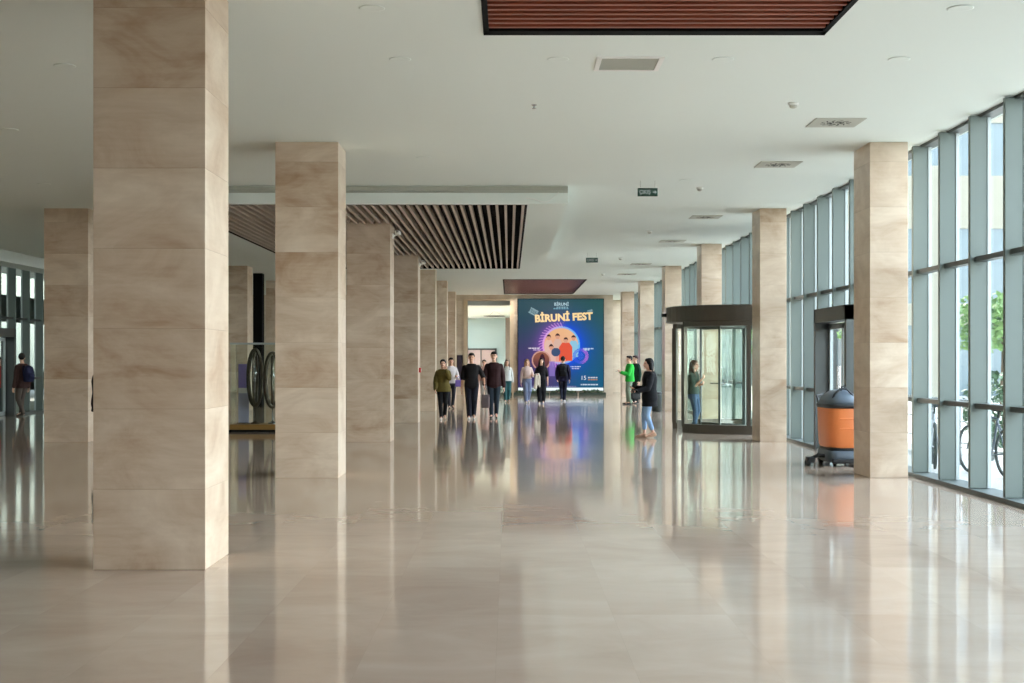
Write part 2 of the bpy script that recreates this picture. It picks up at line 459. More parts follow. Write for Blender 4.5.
for k in range(9):
    y0 = Y0 + k*8.1
    gap = gz = None
    if k == 3: gap, gz = (22.1, 24.45), 2.5
    if k == 4: gap, gz = (DCY-1.9, DCY+1.9), 2.82
    if k >= 1 and y0 + 8.1 < 67.5:
        facade_bay(wn_, XF, 1, y0, gap, gz); wn_ += 1
# last stretch up to the alcove
for k in range(9):
    y0 = Y0 + k*8.1
    gap = gz = None
    if k == 5: gap, gz = (36.3, 39.35), 2.5
    if k >= 4 and y0 + 8.1 < 67.5:
        facade_bay(wn_, XL, -1, y0, gap, gz); wn_ += 1
tag(MB().box(XF+0.0, XF+0.4, -8.3, Y0+8.1-0.05, 0, CEIL).build('wall_right_light_block', M['stone_pale']), kind='structure')  # unseen bay closed with an added solid wall to cut the front light
tag(MB().box(XL-0.4, XL, -8.3, Y0+4*8.1-0.05, 0, CEIL).build('wall_left_light_block', M['stone_pale']), kind='structure')  # unseen left bays made solid so the near left stays darker
tag(MB().box(XL-0.02, XL+0.75, -8, 62, 4.25, CEIL-0.001).build('trim_2', M['ceiling']), kind='structure')

# side door in the second visible bay
def side_door(name, x, side, ya, yb):
    d = setting(name, (x, (ya+yb)/2, 0)); hw = (yb-ya)/2
    def sx(a, b): return (a, b) if side > 0 else (-b, -a)
    f = MB()
    f.box(*sx(-0.08, 0.3), -hw, -hw+0.12, 0, 2.5); f.box(*sx(-0.08, 0.3), hw-0.12, hw, 0, 2.5); f.box(*sx(-0.08, 0.3), -hw, hw, 2.26, 2.5)
    f.build('door_frame', M['frame_dark'], d)
    for s in (-1, 1):
        l = MB(); a, b_ = (0.02, hw-0.14) if s > 0 else (-hw+0.14, -0.02)
        l.box(*sx(0.16,0.21), a, a+0.09, 0.01, 2.24); l.box(*sx(0.16,0.21), b_-0.09, b_, 0.01, 2.24)
        l.box(*sx(0.16,0.21), a, b_, 0.01, 0.12); l.box(*sx(0.16,0.21), a, b_, 2.14, 2.24)
        lf = l.build('door_leaf', M['frame_pale'], d)
        MB().box(*sx(0.18,0.19), a+0.09, b_-0.09, 0.12, 2.14).build('glass_pane', M['glass'], lf)
        hx = sx(0.08, 0.08)[0]; hy = a+0.05 if s > 0 else b_-0.05
        MB().tube([(hx,hy,0.8),(hx,hy,1.5)], 0.018).build('door_handle', M['chrome'], lf)
side_door('door_1', XF, 1, 22.1, 24.45)
side_door('door_3', XL, -1, 36.3, 39.35)

# ------------------------------------------------------------------ ceilings with slats
def slat_recess(name, label, y0, y1, mat, lit=0):
    t = thing(name, label, 'slatted ceiling', ((RX0+RX1)/2, (y0+y1)/2, CEIL), group='slatted recesses flush with the ceiling')
    hx = (RX1-RX0)/2; hy = (y1-y0)/2
    h = MB()
    h.box(-hx, hx, -hy, hy, 0.26, 0.28)
    h.box(-hx, -hx+0.05, -hy, hy, -0.012, 0.26); h.box(hx-0.05, hx, -hy, hy, -0.012, 0.26)
    h.box(-hx, hx, -hy, -hy+0.05, -0.012, 0.26); h.box(-hx, hx, hy-0.16, hy, -0.012, 0.26)
    h.build('housing', M['black'], t)
    s = MB(); y = -hy + 0.13
    while y < hy - 0.2:
        s.box(-hx+0.05, hx-0.05, y-0.026, y+0.026, 0.0, 0.10); y += 0.153
    s.build('slats', mat, t)
    if lit:
        MB().box(-hx+0.2, hx-0.2, -hy+0.8, hy-0.8, 0.225, 0.235).build('added_fill_panel', emit('recess_fill_glow', (1,0.95,0.87,1), lit), t)  # glowing panel added above the slats, unseen, to brighten the far end
    return t
slat_recess('slatted_ceiling_recess', 'dark red-brown slatted recess at the top edge, nearest the camera', F0, F1, M['slat'])
slat_recess('slatted_ceiling_recess', 'small dark slatted recess in the ceiling just before the big screen', G0, G1, M['slat_far'], 2.2)

ZD = 4.25
SX0, SX1, SY0, SY1 = -5.81, 0.3125, 23.3, 39.6
t = thing('ceiling_raft', 'large dropped ceiling raft with lengthwise dark slats above the aisle pillars', 'slatted ceiling', (0,0,ZD))
b = MB()   # white dropped border, front lip with a shadow slot above it
b.box(-6.5, 1.0, 23.14, 23.3, 0.0, 0.185)
b.box(-6.5, 1.0, 23.19, 23.3, 0.185, CEIL-ZD)
b.box(SX1, 1.0, 23.3, 40.0, 0.0, 0.03); b.box(0.95, 1.0, 23.3, 40.0, 0.03, CEIL-ZD)
b.box(-6.5, SX0, 23.3, 40.0, 0.0, 0.03); b.box(-6.5, -6.45, 23.3, 40.0, 0.03, CEIL-ZD)
b.box(SX0, SX1, 39.6, 40.0, 0.0, 0.03); b.box(-6.5, 1.0, 39.95, 40.0, 0.03, CEIL-ZD)
b.build('border', M['ceiling'], t)
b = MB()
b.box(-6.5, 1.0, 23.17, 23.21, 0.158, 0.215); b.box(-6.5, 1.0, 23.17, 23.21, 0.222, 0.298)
b.build('fascia_shade_strips', M['grille'], t)  # grey strips put shade into the colour of the upper fascia
cells = [(LROW[3]-0.03, LROW[3]+0.89), (LROW[4]-0.03, LROW[4]+0.89)]
PX0, PX1 = -3.2, -2.28
def cut_spans(x0, x1, ya, yb):
    if x1 < PX0 or x0 > PX1: return [(ya, yb)]
    out = []; y = ya
    for p, q in cells:
        if p > y: out.append((y, p))
        y = q
    out.append((y, yb)); return out
s = MB(); x = SX0 + 0.09
while x < SX1 - 0.04:
    for p, q in cut_spans(x-0.03, x+0.03, SY0+0.03, SY1-0.03):
        s.box(x-0.023, x+0.023, p, q, 0.0, 0.12)
    x += 0.153
s.build('slats', M['slat_grey'], t)
h = MB()
for a, c_ in ((SX0, PX0), (PX0, PX1), (PX1, SX1)):
    for p, q in cut_spans(a+0.01, c_-0.01, SY0, SY1): h.box(a, c_, p, q, 0.24, 0.26)
h.box(SX0, SX0+0.03, SY0, SY1, -0.004, 0.24); h.box(SX1-0.03, SX1, SY0, SY1, -0.004, 0.24)
h.box(SX0, SX1, SY0, SY0+0.03, -0.004, 0.13); h.box(SX0, SX1, SY1-0.03, SY1, -0.004, 0.24)
h.build('void_lining', M['black'], t)

# ------------------------------------------------------------------ ceiling fittings
def swirl_diffuser(x, y, label):
    t = thing('air_diffuser', label, 'air vent', (x, y, CEIL), group='square swirl diffusers along the window side')
    MB().bbox(-0.31, 0.31, -0.31, 0.31, -0.012, 0.01, 0.005, 1).build('face_plate', M['grille'], t)
    s = MB()
    for k in range(24):
        a = 2*PI*k/24
        r0, r1 = (0.05, 0.11) if k % 2 else (0.13, 0.19)
        ca, sa = math.cos(a), math.sin(a); cb, sb = math.cos(a+0.25), math.sin(a+0.25)
        wv = 0.011
        p = [(r0*ca-wv*sa, r0*sa+wv*ca), (r0*ca+wv*sa, r0*sa-wv*ca), (r1*cb+wv*sb, r1*sb-wv*cb), (r1*cb-wv*sb, r1*sb+wv*cb)]
        s.add([(u, v, -0.0135) for u, v in p] + [(u, v, -0.011) for u, v in p], [(3,2,1,0),(4,5,6,7),(0,1,5,4),(1,2,6,5),(2,3,7,6),(3,0,4,7)])
    s.build('swirl_slots', M['hole'], t)
ords = ['nearest', 'second', 'third', 'fourth', 'fifth', 'sixth']
for i, y in enumerate((16.97, 20.6, 28.2, 33.9, 42.0, 47.0)):
    swirl_diffuser(4.06, y, ('nearest square swirl diffuser along the window side of the ceiling' if i == 0 else 'square swirl diffuser, %s from the camera along the window side' % ords[i]))
t = thing('return_grille', 'plain grey return air grille behind the front slatted recess', 'air vent', (1.19, 13.6, CEIL))
b = MB(); b.box(-0.33,-0.28,-0.31,0.31,-0.014,0.01); b.box(0.28,0.33,-0.31,0.31,-0.014,0.01); b.box(-0.28,0.28,-0.31,-0.27,-0.014,0.01); b.box(-0.28,0.28,0.27,0.31,-0.014,0.01)
b.build('frame', M['white'], t)
b = MB()
for k in range(22):
    yy = -0.26 + k*0.0245; b.box(-0.28,0.28,yy,yy+0.014,-0.008,0.004)
b.box(-0.28,0.28,-0.27,0.27,0.002,0.006)
b.build('louvres', M['grille'], t)

dl = [(-1.07,13.4,'directly left of the return grille, one space away'),(0.48,13.4,'just left of the grey return air grille'),(2.1,13.4,'just right of the grey return air grille'),
      (3.83,13.4,'farthest to the window side in the grille row'),(-1.15,11.46,'left of the front slatted recess'),(3.79,11.46,'right of the front slatted recess, towards the windows'),
      (-1.24,19.9,'before the dropped raft, left of the aisle centre'),(2.9,22.4,'before the hanging exit sign on its window side'),
      (-4.46,13.7,'left of the nearest pillar, closest to it'),(-6.4,17.5,'far left of the nearest pillar, by the picture edge'),(-7.8,22.9,'above the outer-row pillar on the left')]
def downlight(x, y, label):
    t = thing('downlight', label, 'ceiling light', (x, y, CEIL), group='small round ceiling downlights')
    MB().lathe([(0.075,-0.001),(0.105,-0.001),(0.11,-0.004),(0.10,-0.007),(0.08,-0.006)], n=24).build('trim_ring', M['ceiling'], t, True)
    MB().lathe([(0.02,-0.004),(0.076,-0.004),(0.076,0.0),(0.02,0.0)], n=20).build('lens', M['grille'], t)
for x, y, s in dl: downlight(x, y, 'small round white downlight ' + s)
def detector(x, y, label):
    t = thing('smoke_detector', label, 'smoke detector', (x, y, CEIL), group='smoke detectors in a line along the window side')
    MB().lathe([(0.06,0.0),(0.062,-0.02),(0.05,-0.028)], n=20).build('base', M['plastic_white'], t, True)
    MB().lathe([(0.045,-0.028),(0.042,-0.05),(0.02,-0.062),(0.005,-0.063)], n=20).build('sensor_head', M['grille'], t, True)
for i, y in enumerate((15.7, 23.4, 31.3, 39.5, 46.8)):
    detector(3.27 if i < 2 else 3.22, y, ['nearest', 'second nearest', 'middle', 'second farthest', 'farthest'][i] + ' smoke detector in the line on the ceiling')
tag(MB().lathe([(0.03,0.0),(0.03,-0.01),(0.012,-0.015),(0.012,-0.035),(0.025,-0.04),(0.025,-0.045)], n=14).build('sprinkler_head', M['chrome'], loc=(0.29,15.8,CEIL)),
    'tiny sprinkler head on the ceiling behind the return grille', 'sprinkler')

# text meshes
def text_mesh(name, body, size, mat, parent, loc, rot=(R(90),0,0), align='CENTER', bold=0.0, ext=0.002, sx=1.0):
    cu = bpy.data.curves.new(name, 'FONT'); cu.body = body; cu.size = size; cu.align_x = align; cu.align_y = 'CENTER'
    cu.extrude = ext; cu.offset = bold; cu.resolution_u = 3
    tmp = bpy.data.objects.new('tmp_text', cu); COL.objects.link(tmp)
    dg = bpy.context.evaluated_depsgraph_get(); dg.update()
    me = bpy.data.meshes.new_from_object(tmp.evaluated_get(dg))
    bpy.data.objects.remove(tmp); bpy.data.curves.remove(cu)
    me.materials.clear(); me.materials.append(mat); me.name = name
    o = bpy.data.objects.new(name, me); COL.objects.link(o); o.parent = parent; o.location = loc; o.rotation_euler = rot; o.scale = (sx,1,1)
    return o
M['sign_green'] = plain('dark_green_sign', lin(22,62,50), 0.4)
M['sign_white'] = emit('lit_sign_white', lin(215,232,224), 0.4/2**EXPO)
def exit_sign(x, y, z, label):
    t = thing('exit_sign', label, 'exit sign', (x, y, z), group='hanging exit signs')
    MB().bbox(-0.165,0.165,-0.02,0.02,-0.068,0.068,0.006,1).build('sign_box', M['sign_green'], t)
    text_mesh('lettering', 'ÇIKIŞ', 0.088, M['sign_white'], t, (-0.045,-0.0225,0.0), bold=0.002, sx=0.85)
    a = MB(); zz = -0.024
    a.box(0.085,0.145,zz,-0.02,-0.009,0.009)
    a.add([(0.115,zz,0.035),(0.15,zz,0),(0.115,zz,-0.035),(0.115,-0.02,0.035),(0.15,-0.02,0),(0.115,-0.02,-0.035)], [(0,2,1),(3,4,5),(0,1,4,3),(1,2,5,4),(2,0,3,5)])
    a.build('arrow', M['sign_white'], t)
    top = CEIL - z
    for hx in (-0.12, 0.12):
        MB().tube([(hx,0,0.066),(hx,0,top)],0.004,6).build('hanger', M['chrome'], t)
exit_sign(2.285, 22.5, 4.365, 'nearer dark green exit sign hanging over the aisle with white letters')
exit_sign(2.285, 37.6, 4.35, 'farther dark green exit sign hanging over the aisle')

# cameras and call point on the aisle pillars
def cctv(x, y, z, label):
    t = thing('security_camera', label, 'camera', (x, y, z))
    MB().bbox(-0.02,0.02,-0.05,0.05,-0.05,0.05,0.006,1).build('wall_mount', M['plastic_white'], t)
    MB().tube([(0.01,0,0),(0.09,0,0.03)],0.016).build('arm', M['plastic_white'], t)
    MB().bbox(0.05,0.15,-0.13,0.12,0.02,0.10,0.015,2).build('camera_body', M['plastic_white'], t)
    MB().lathe([(0.028,0),(0.028,0.012),(0.01,0.014)], n=14).build('lens', M['black'], t).location = (0.10,-0.135,0.06)
    t.children[-1].rotation_euler = (R(90),0,0)
cctv(-2.293, 26.95, 4.05, 'white security camera on the side of the pillar at the near end of the raft')
cctv(-2.293, 35.05, 4.05, 'white security camera high on the pillar with the red call point')
t = thing('fire_call_point', 'small red fire alarm call point on the side of an aisle pillar', 'alarm button', (-2.312, 35.1, 1.34))
MB().bbox(0,0.05,-0.06,0.06,-0.06,0.06,0.006,1).build('housing', M['red'], t)
MB().bbox(0.045,0.055,-0.03,0.03,-0.03,0.03,0.003,1).build('button', M['plastic_white'], t)
b = MB(); pts = []
for k in range(16):
    q = k/15; pts.append((0.28+0.56*q, 23.05, 4.33+0.03*math.sin(q*7)+0.08*q*q - (0.07*math.sin(PI*q))))
b.tube(pts, 0.008, 6)
tag(b.build('cable', M['plastic_white']), 'thin white cable dangling at the right end of the dropped raft edge', 'cable')

# ------------------------------------------------------------------ revolving door (in the plane of the facade)
t = thing('revolving_door', 'round glass revolving door with dark bronze canopy at the window wall', 'revolving door', (DCX, DCY, 0))
def arc(a0, a1, r, n):
    return [(-r*math.cos(R(a0+(a1-a0)*k/n)), -r*math.sin(R(a0+(a1-a0)*k/n))) for k in range(n+1)]
def curved(mb, a0, a1, r0, r1, z0, z1, n=48):
    rs = []
    for k in range(n+1):
        a = R(a0+(a1-a0)*k/n); c_, s_ = -math.cos(a), -math.sin(a)
        rs.append([(r0*c_, r0*s_, z0), (r1*c_, r1*s_, z0), (r1*c_, r1*s_, z1), (r0*c_, r0*s_, z1)])
    return mb.rings(rs)
MB().lathe([(0.02,2.44),(1.80,2.44),(1.82,2.46),(1.82,2.78),(1.80,2.80),(0.02,2.80)], n=64).build('canopy', M['bronze'], t)
for a0 in (30, 210):
    curved(MB(), a0, a0+120, DR-0.006, DR+0.006, 0.12, 2.38).build('curved_glass', M['glass_green'], t)
    curved(MB(), a0, a0+120, DR-0.06, DR+0.06, 0.0, 0.19).build('base_ring', M['bronze'], t)
    curved(MB(), a0, a0+120, DR-0.05, DR+0.05, 2.34, 2.44).build('head_ring', M['bronze'], t)
    for a in (a0, a0+52, a0+120):
        w_ = 1.6 if a != a0+52 else 1.3
        curved(MB(), a-w_, a+w_, DR-0.05, DR+0.05, 0.13, 2.34, 3).build('post', M['bronze'], t)
MB().lathe([(0.05,0.0),(0.05,2.44)], n=20).build('centre_shaft', M['frame_dark'], t)
for a in (180, 300, 60):
    ca, sa = -math.cos(R(a)), -math.sin(R(a))
    fr = MB(); rad = DR-0.08
    def P(r_, z_, o_): return (r_*ca - o_*sa, r_*sa + o_*ca, z_)
    def bar(mb, r0, r1, z0, z1, th=0.022):
        mb.add([P(r0,z0,-th),P(r1,z0,-th),P(r1,z0,th),P(r0,z0,th),P(r0,z1,-th),P(r1,z1,-th),P(r1,z1,th),P(r0,z1,th)], [(3,2,1,0),(4,5,6,7),(0,1,5,4),(1,2,6,5),(2,3,7,6),(3,0,4,7)])
    bar(fr,0.06,0.12,0.03,2.4); bar(fr,rad-0.035,rad,0.03,2.4); bar(fr,0.12,rad-0.06,0.03,0.13); bar(fr,0.12,rad-0.06,2.32,2.4)
    wing = fr.build('door_wing', M['fin_dark'], t)
    g_ = MB(); bar(g_,0.12,rad-0.035,0.13,2.32,0.005); g_.build('glass_pane', M['glass'], wing)
    h_ = MB(); h_.tube([P(0.75,1.05,-0.05),P(1.35,1.05,-0.05)],0.016); h_.build('push_bar', M['chrome'], wing)
MB().bbox(-1.93,-1.80,-0.06,0.06,2.58,2.66,0.01,1).build('motion_sensor', M['plastic_black'], t)
# glazing cheeks between the drum and the mullions
for s, nm in ((-1, 'near'), (1, 'far')):
    b = MB(); b.box(XF+0.1, XF+0.2, DCY+s*1.9-0.05, DCY+s*1.9+0.05, 0, 2.82)
    tag(b.build('trim_%d' % (3 if s < 0 else 4), M['fin']), kind='structure')
tag(MB().box(XF+0.02, XF+0.25, DCY-1.95, DCY+1.95, 2.81, 2.87).build('trim_5', M['frame_dark']), kind='structure')

# ------------------------------------------------------------------ floor scrubber
t = thing('floor_scrubber', 'orange and blue-grey walk-behind floor scrubber parked behind a travertine pillar', 'cleaning machine', (5.07, 20.9, 0))
MB().loft([(0.06,0,0,0.26,0.46),(0.09,0,0,0.285,0.49),(0.215,0,0,0.285,0.49),(0.24,0,0,0.26,0.46)], 32, p=4.5).build('chassis', M['plastic_grey'], t, True)
MB().loft([(0.235,0,0.0,0.25,0.44),(0.25,0,0,0.265,0.46),(0.27,0,0,0.265,0.46),(0.285,0,0,0.25,0.44)], 32, p=4.5).build('black_band', M['plastic_black'], t, True)
MB().loft([(0.275,0,0,0.26,0.45),(0.31,0,0,0.28,0.475),(0.55,0,0,0.292,0.49),(0.86,0,0,0.30,0.49),(0.90,0,0,0.29,0.48)], 36, p=3.4).build('solution_tank', M['plastic_orange'], t, True)
for zz in (0.72, 0.57): MB().bbox(-0.12, 0.10, -0.502, -0.48, zz-0.012, zz+0.012, 0.006, 1).build('tank_rib', M['plastic_orange'], t)
MB().loft([(0.875,0,0,0.30,0.50),(0.91,0,0,0.305,0.505),(0.935,0,0,0.30,0.50)], 36, p=4.0).build('seal_rim', M['plastic_black'], t, True)
MB().loft([(0.925,0,0,0.295,0.49),(1.0,0.0,0,0.27,0.46),(1.07,-0.01,0,0.21,0.38),(1.13,-0.02,0,0.12,0.26),(1.15,-0.02,0,0.05,0.12)], 36, p=2.8).build('recovery_lid', M['plastic_grey'], t, True)
b = MB(); b.tube([(-0.21,-0.30,0.96),(-0.17,-0.34,1.08),(-0.08,-0.30,1.165),(0.02,-0.30,1.165),(0.10,-0.34,1.08),(0.13,-0.38,1.0)],0.016,8)
b.build('lid_handle', M['plastic_black'], t, True)
b = MB(); b.tube([(-0.04,-0.22,1.13),(-0.04,-0.24,1.19),(0.0,-0.24,1.21),(0.03,-0.22,1.15)],0.014,8)
b.build('lid_latch', M['plastic_black'], t, True)
b = MB(); b.tube([(-0.22,0.42,0.9),(-0.22,0.62,1.04),(-0.1,0.68,1.06),(0.1,0.68,1.06),(0.22,0.62,1.04),(0.22,0.42,0.9)],0.018,8)
b.build('push_handle', M['plastic_black'], t, True)
b = MB(); b.tube([(0.27,-0.44,0.30),(0.285,-0.53,0.42),(0.24,-0.53,0.62),(0.2,-0.5,0.86)],0.018,8); b.build('hose', M['plastic_black'], t, True)
def wheel(name, x, y, r, w_, parent):
    o = MB().lathe([(r*0.35,-w_/2),(r*0.9,-w_/2),(r,-w_/3),(r,w_/3),(r*0.9,w_/2),(r*0.35,w_/2)], n=24).build(name, M['rubber'], parent, True)
    o.location = (x, y, r); o.rotation_euler = (0, R(90), 0); return o
for x_, y_ in ((-0.24,0.25),(0.24,0.25)): wheel('wheel', x_, y_, 0.12, 0.06, t)
for x_, y_ in ((-0.17,-0.36),(0.17,-0.36)): wheel('caster', x_, y_, 0.06, 0.04, t)
b = MB(); b.bbox(-0.24,0.26,-0.52,-0.44,0.05,0.12,0.02,2); b.build('brush_deck', M['plastic_black'], t)
sq = MB(); sq.tube([(-0.25,-0.18,0.14),(-0.38,-0.2,0.16),(-0.48,-0.2,0.11)],0.03,10); sq.bbox(-0.56,-0.44,-0.30,-0.10,0.045,0.13,0.02,2)
sqo = sq.build('side_squeegee', M['plastic_black'], t)
for y_ in (-0.26, -0.14):
    wheel('squeegee_roller', -0.54, y_, 0.045, 0.05, sqo)

# ------------------------------------------------------------------ glass showcase
SCX, SCY = -5.55, 30.65
t = thing('glass_showcase', 'tall glass showcase on a low wood and brass plinth between pillars', 'display case', (SCX, SCY, 0))
b = MB(); b.bbox(-0.67,0.67,-0.36,0.36,0.0,0.05,0.005,1); b.build('base', M['black'], t)
MB().bbox(-0.66,0.66,-0.35,0.35,0.05,0.17,0.008,1).build('plinth', M['brass'], t)
for nm, bx in (('glass_panel',(-0.64,0.64,-0.335,-0.327)),('glass_panel',(-0.64,0.64,0.327,0.335)),('glass_panel',(-0.64,-0.632,-0.327,0.327)),('glass_panel',(0.632,0.64,-0.327,0.327))):
    MB().box(*bx, 0.171, 1.95).build(nm, M['glass_case'], t)
b = MB(); zt = 1.95
b.box(-0.65,0.65,-0.345,-0.317,zt,zt+0.035); b.box(-0.65,0.65,0.317,0.345,zt,zt+0.035); b.box(-0.65,-0.62,-0.317,0.317,zt,zt+0.035); b.box(0.62,0.65,-0.317,0.317,zt,zt+0.035)
b.build('top_frame', M['frame_pale'], t)
M['dark_bronze'] = plain('old_dark_bronze', lin(72,64,50), 0.35, 0.6, var=0.25, scale=9)
def oval_ring(name, cx, cz, rx, rz, th, label, yaw, stand):
    tt = thing(name, label, 'exhibit', (SCX+cx, SCY, 0.171), group='dark metal exhibits in the glass showcase')
    pts = []; n = 40
    for k in range(n):
        a = 2*PI*k/n
        x_ = rx*math.cos(a)
        pts.append((x_*math.cos(yaw), x_*math.sin(yaw), cz + rz*math.sin(a)))
    MB().tube(pts, [th*(0.65+0.35*abs(math.sin(2*PI*k/n*0.5))) for k in range(n)], 8, closed=True).build('ring', M['dark_bronze'], tt, True)
    pts = []
    for k in range(n):
        a = 2*PI*k/n
        x_ = rx*0.9*math.cos(a)
        pts.append((x_*math.cos(yaw+1.2), x_*math.sin(yaw+1.2), cz + rz*0.9*math.sin(a)))
    MB().tube(pts, th*0.6, 8, closed=True).build('inner_ring', M['dark_bronze'], tt, True)
    MB().tube([(0,0,cz-rz),(0,0,cz+rz)], 0.012, 8).build('axis', M['chrome'], tt, True)
    MB().ell((0,0,cz+0.1), (0.05,0.05,0.09)).build('core', M['chrome'], tt, True)
    b_ = MB(); b_.lathe([(0.10,0.0),(0.10,0.02),(0.03,0.05),(0.014,0.08),(0.014,cz-rz+0.01)], n=18)
    b_.build('stand', stand, tt, True)
oval_ring('ring_sculpture', -0.15, 1.03, 0.15, 0.63, 0.05, 'tall narrow dark ring exhibit in the middle of the showcase', 0.2, M['dark_bronze'])
oval_ring('ring_sculpture', 0.24, 0.98, 0.17, 0.60, 0.055, 'dark ring exhibit at the right side of the showcase behind the pillar edge', 0.5, M['chrome'])
t = thing('display_panel', 'purple panel with a white band standing inside the glass showcase', 'panel', (SCX-0.43, SCY+0.12, 0.171), group=None)
M['violet'] = plain('violet_print', lin(150,138,206), 0.5); M['violet_low'] = plain('grey_violet_print', lin(168,168,190), 0.5)
MB().bbox(-0.12,0.12,-0.008,0.008,0.02,0.68,0.003,1).build('lower_print', M['violet_low'], t)
MB().bbox(-0.12,0.12,-0.008,0.008,0.80,1.34,0.003,1).build('upper_print', M['violet'], t)
MB().bbox(-0.12,0.12,-0.009,0.009,0.68,0.80,0.003,1).build('white_band', M['white'], t)
MB().bbox(-0.14,0.14,-0.06,0.06,0.0,0.02,0.003,1).build('foot', M['chrome'], t)

# ------------------------------------------------------------------ LED screen
SW, SH = 3.86, 4.14
SXc = 0.415 + SW/2; SZ0 = 0.21
def mixc(a, b, t_):
    t_ = max(0.0, min(1.0, t_)); return tuple(a[i]*(1-t_)+b[i]*t_ for i in range(3))
def sstep(a, b, x):
    t_ = max(0.0, min(1.0, (x-a)/(b-a))); return t_*t_*(3-2*t_)
def pic(px, py):
    """picture shown on the screen; px, py in the 480 x 495 frame, y downwards. returns sRGB 0..255"""
    u, v = px/480, py/495
    top = mixc((34,74,88), (52,92,86), u); low = mixc((70,62,108), (24,94,126), sstep(0.25, 0.85, u))
    c_ = mixc(top, low, sstep(0.1, 0.75, v))
    c_ = mixc(c_, (44,92,90), 0.55*sstep(0.72, 1.0, u)*(1-sstep(0.6,0.95,v)))
    cx, cy = 242, 257; dx, dy = px-cx, py-cy
    d = math.hypot(dx, dy); ang = math.atan2(dy, dx)
    side = 0.5+0.5*math.cos(ang)          # 1 at right
    if d > 96:
        glow = mixc((168,84,214), (24,84,250), sstep(0.35, 0.7, side))
        k = math.exp(-(d-98)/(36+32*side))
        c_ = mixc(c_, glow, k)
        # loose pink strokes on the left rim
        if side < 0.55 and d < 128 and (math.sin(ang*46+d*0.2) > 0.55): c_ = mixc(c_, (226,170,236), 0.75)
        if d < 106: c_ = mixc(c_, mixc((244,178,236),(120,214,255), side), 0.85)
    else:
        c_ = mixc((246,190,142), (240,168,152), sstep(-80, 60, dy))
        c_ = mixc(c_, (250,206,160), 0.5*sstep(0, 90, dx))
    # five plain figures standing in the disc
    def body(bx, by, w_, h_, col, hair=(64,40,44), skin=(226,164,136), hw=11):
        nonlocal c_
        tx = (px-bx)/w_; ty = (py-by)/h_
        if 0 < ty < 1 and abs(tx) < 0.55+0.45*min(1, ty*4): c_ = col
        e = ((px-bx)/hw)**2 + ((py-(by-14))/15)**2
        if e < 1: c_ = skin if py > by-19 else hair
        elif e < 1.35 and py < by-14: c_ = hair
    if d < 100 or py > 270:
        body(222, 222, 22, 80, (226,188,170)); body(172, 228, 24, 90, (236,196,178))
        body(312, 232, 26, 92, (150,206,232)); body(268, 244, 38, 100, (236,92,66)); body(186, 282, 26, 70, (236,190,176))
    if ((px-212)/26)**2 + ((py-296)/24)**2 < 1: c_ = (66,86,120)
    # ring with a seated figure, lower left
    d2 = math.hypot(px-130, py-342)
    if d2 < 54:
        c_ = (214,160,146) if d2 > 46 else mixc((150,92,72), (92,52,66), sstep(-30, 40, py-342))
        if d2 <= 46 and ((px-136)/16)**2 + ((py-346)/40)**2 < 1: c_ = (70,34,48)
    # scribbled blue and violet ring, lower right
    d3 = math.hypot(px-352, py-318)
    if 26 < d3 < 44 and math.sin(math.atan2(py-318, px-352)*17+d3) > -0.3: c_ = mixc((60,96,240), (196,120,236), sstep(-20, 30, px-352))
    if d3 < 20 and math.sin(px*0.5)*math.sin(py*0.5) > 0.1: c_ = (70,110,240)
    # pale robe beside the lower ring
    if 176 < px < 206 and 346 < py < 430: c_ = mixc(c_, (150,128,206), 0.75)
    # lanterns of the headline
    for lx, ly, sz, ro in ((86, 70, 24, 0.5), (406, 70, 15, -0.3)):
        qx = (px-lx)*math.cos(ro)+(py-ly)*math.sin(ro); qy = -(px-lx)*math.sin(ro)+(py-ly)*math.cos(ro)
        if abs(qx) < sz and abs(qy) < sz*0.7 and (math.sin(qx*0.9) > -0.2 or abs(qy) > sz*0.5): c_ = mixc(c_, (172,200,206), 0.8)
    # lines of small illegible print
    for x0, x1, y0, col in ((58,124,274,(236,222,240)),(84,124,283,(206,180,220)),(366,424,276,(200,220,250)),(372,400,284,(200,220,250)),(296,354,377,(220,224,250)),(300,344,388,(190,190,240)),(352,452,478,(224,236,250)),(60,326,488,(150,150,190)),
                            (394,446,438,(222,226,236)),(394,446,450,(196,140,104)),(216,280,44,(160,200,212)),(196,284,52,(120,170,190))):
        if x0 < px < x1 and abs(py-y0) < 3.0 and math.sin(px*1.1) > -0.75: c_ = col
    return c_
t = thing('led_screen', 'huge lit festival screen reading BİRUNİ FEST on the far wall', 'screen', (SXc, FW-0.02, SZ0))
MB().box(-SW/2-0.03, SW/2+0.03, -0.14, -0.01, -0.02, SH+0.03).build('cabinet', M['black'], t)
SCREEN_GAIN = 0.9 / 2**EXPO
nx, nz = 200, 214
STRIPZ = 0.135
vs = []; cols = []; fs = []
for j in range(nz+1):
    for i in range(nx+1):
        vs.append((-SW/2 + SW*i/nx, -0.145, STRIPZ + (SH-STRIPZ)*j/nz))
for j in range(nz):
    for i in range(nx):
        a = j*(nx+1)+i; fs.append((a, a+1, a+nx+2, a+nx+1))
        c_ = pic((i+0.5)/nx*480, (1-(j+0.5)/nz)*495); cols.append(lin(*c_))
me = bpy.data.meshes.new('picture'); me.from_pydata(vs, [], fs); me.update()
ca = me.color_attributes.new('picture', 'FLOAT_COLOR', 'CORNER')
flat = []
for c_ in cols: flat += list(c_)*4
ca.data.foreach_set('color', flat)
m, nt, b = newmat('led_picture'); at = N(nt, 'ShaderNodeAttribute'); at.attribute_name = 'picture'
L(nt, at.outputs['Color'], b.inputs['Emission Color']); setin(b, 'Emission Strength', SCREEN_GAIN); setin(b, 'Base Color', (0.004,0.004,0.004,1)); setin(b, 'Roughness', 0.7); setin(b, 'Specular IOR Level', 0.05)
me.materials.append(m)
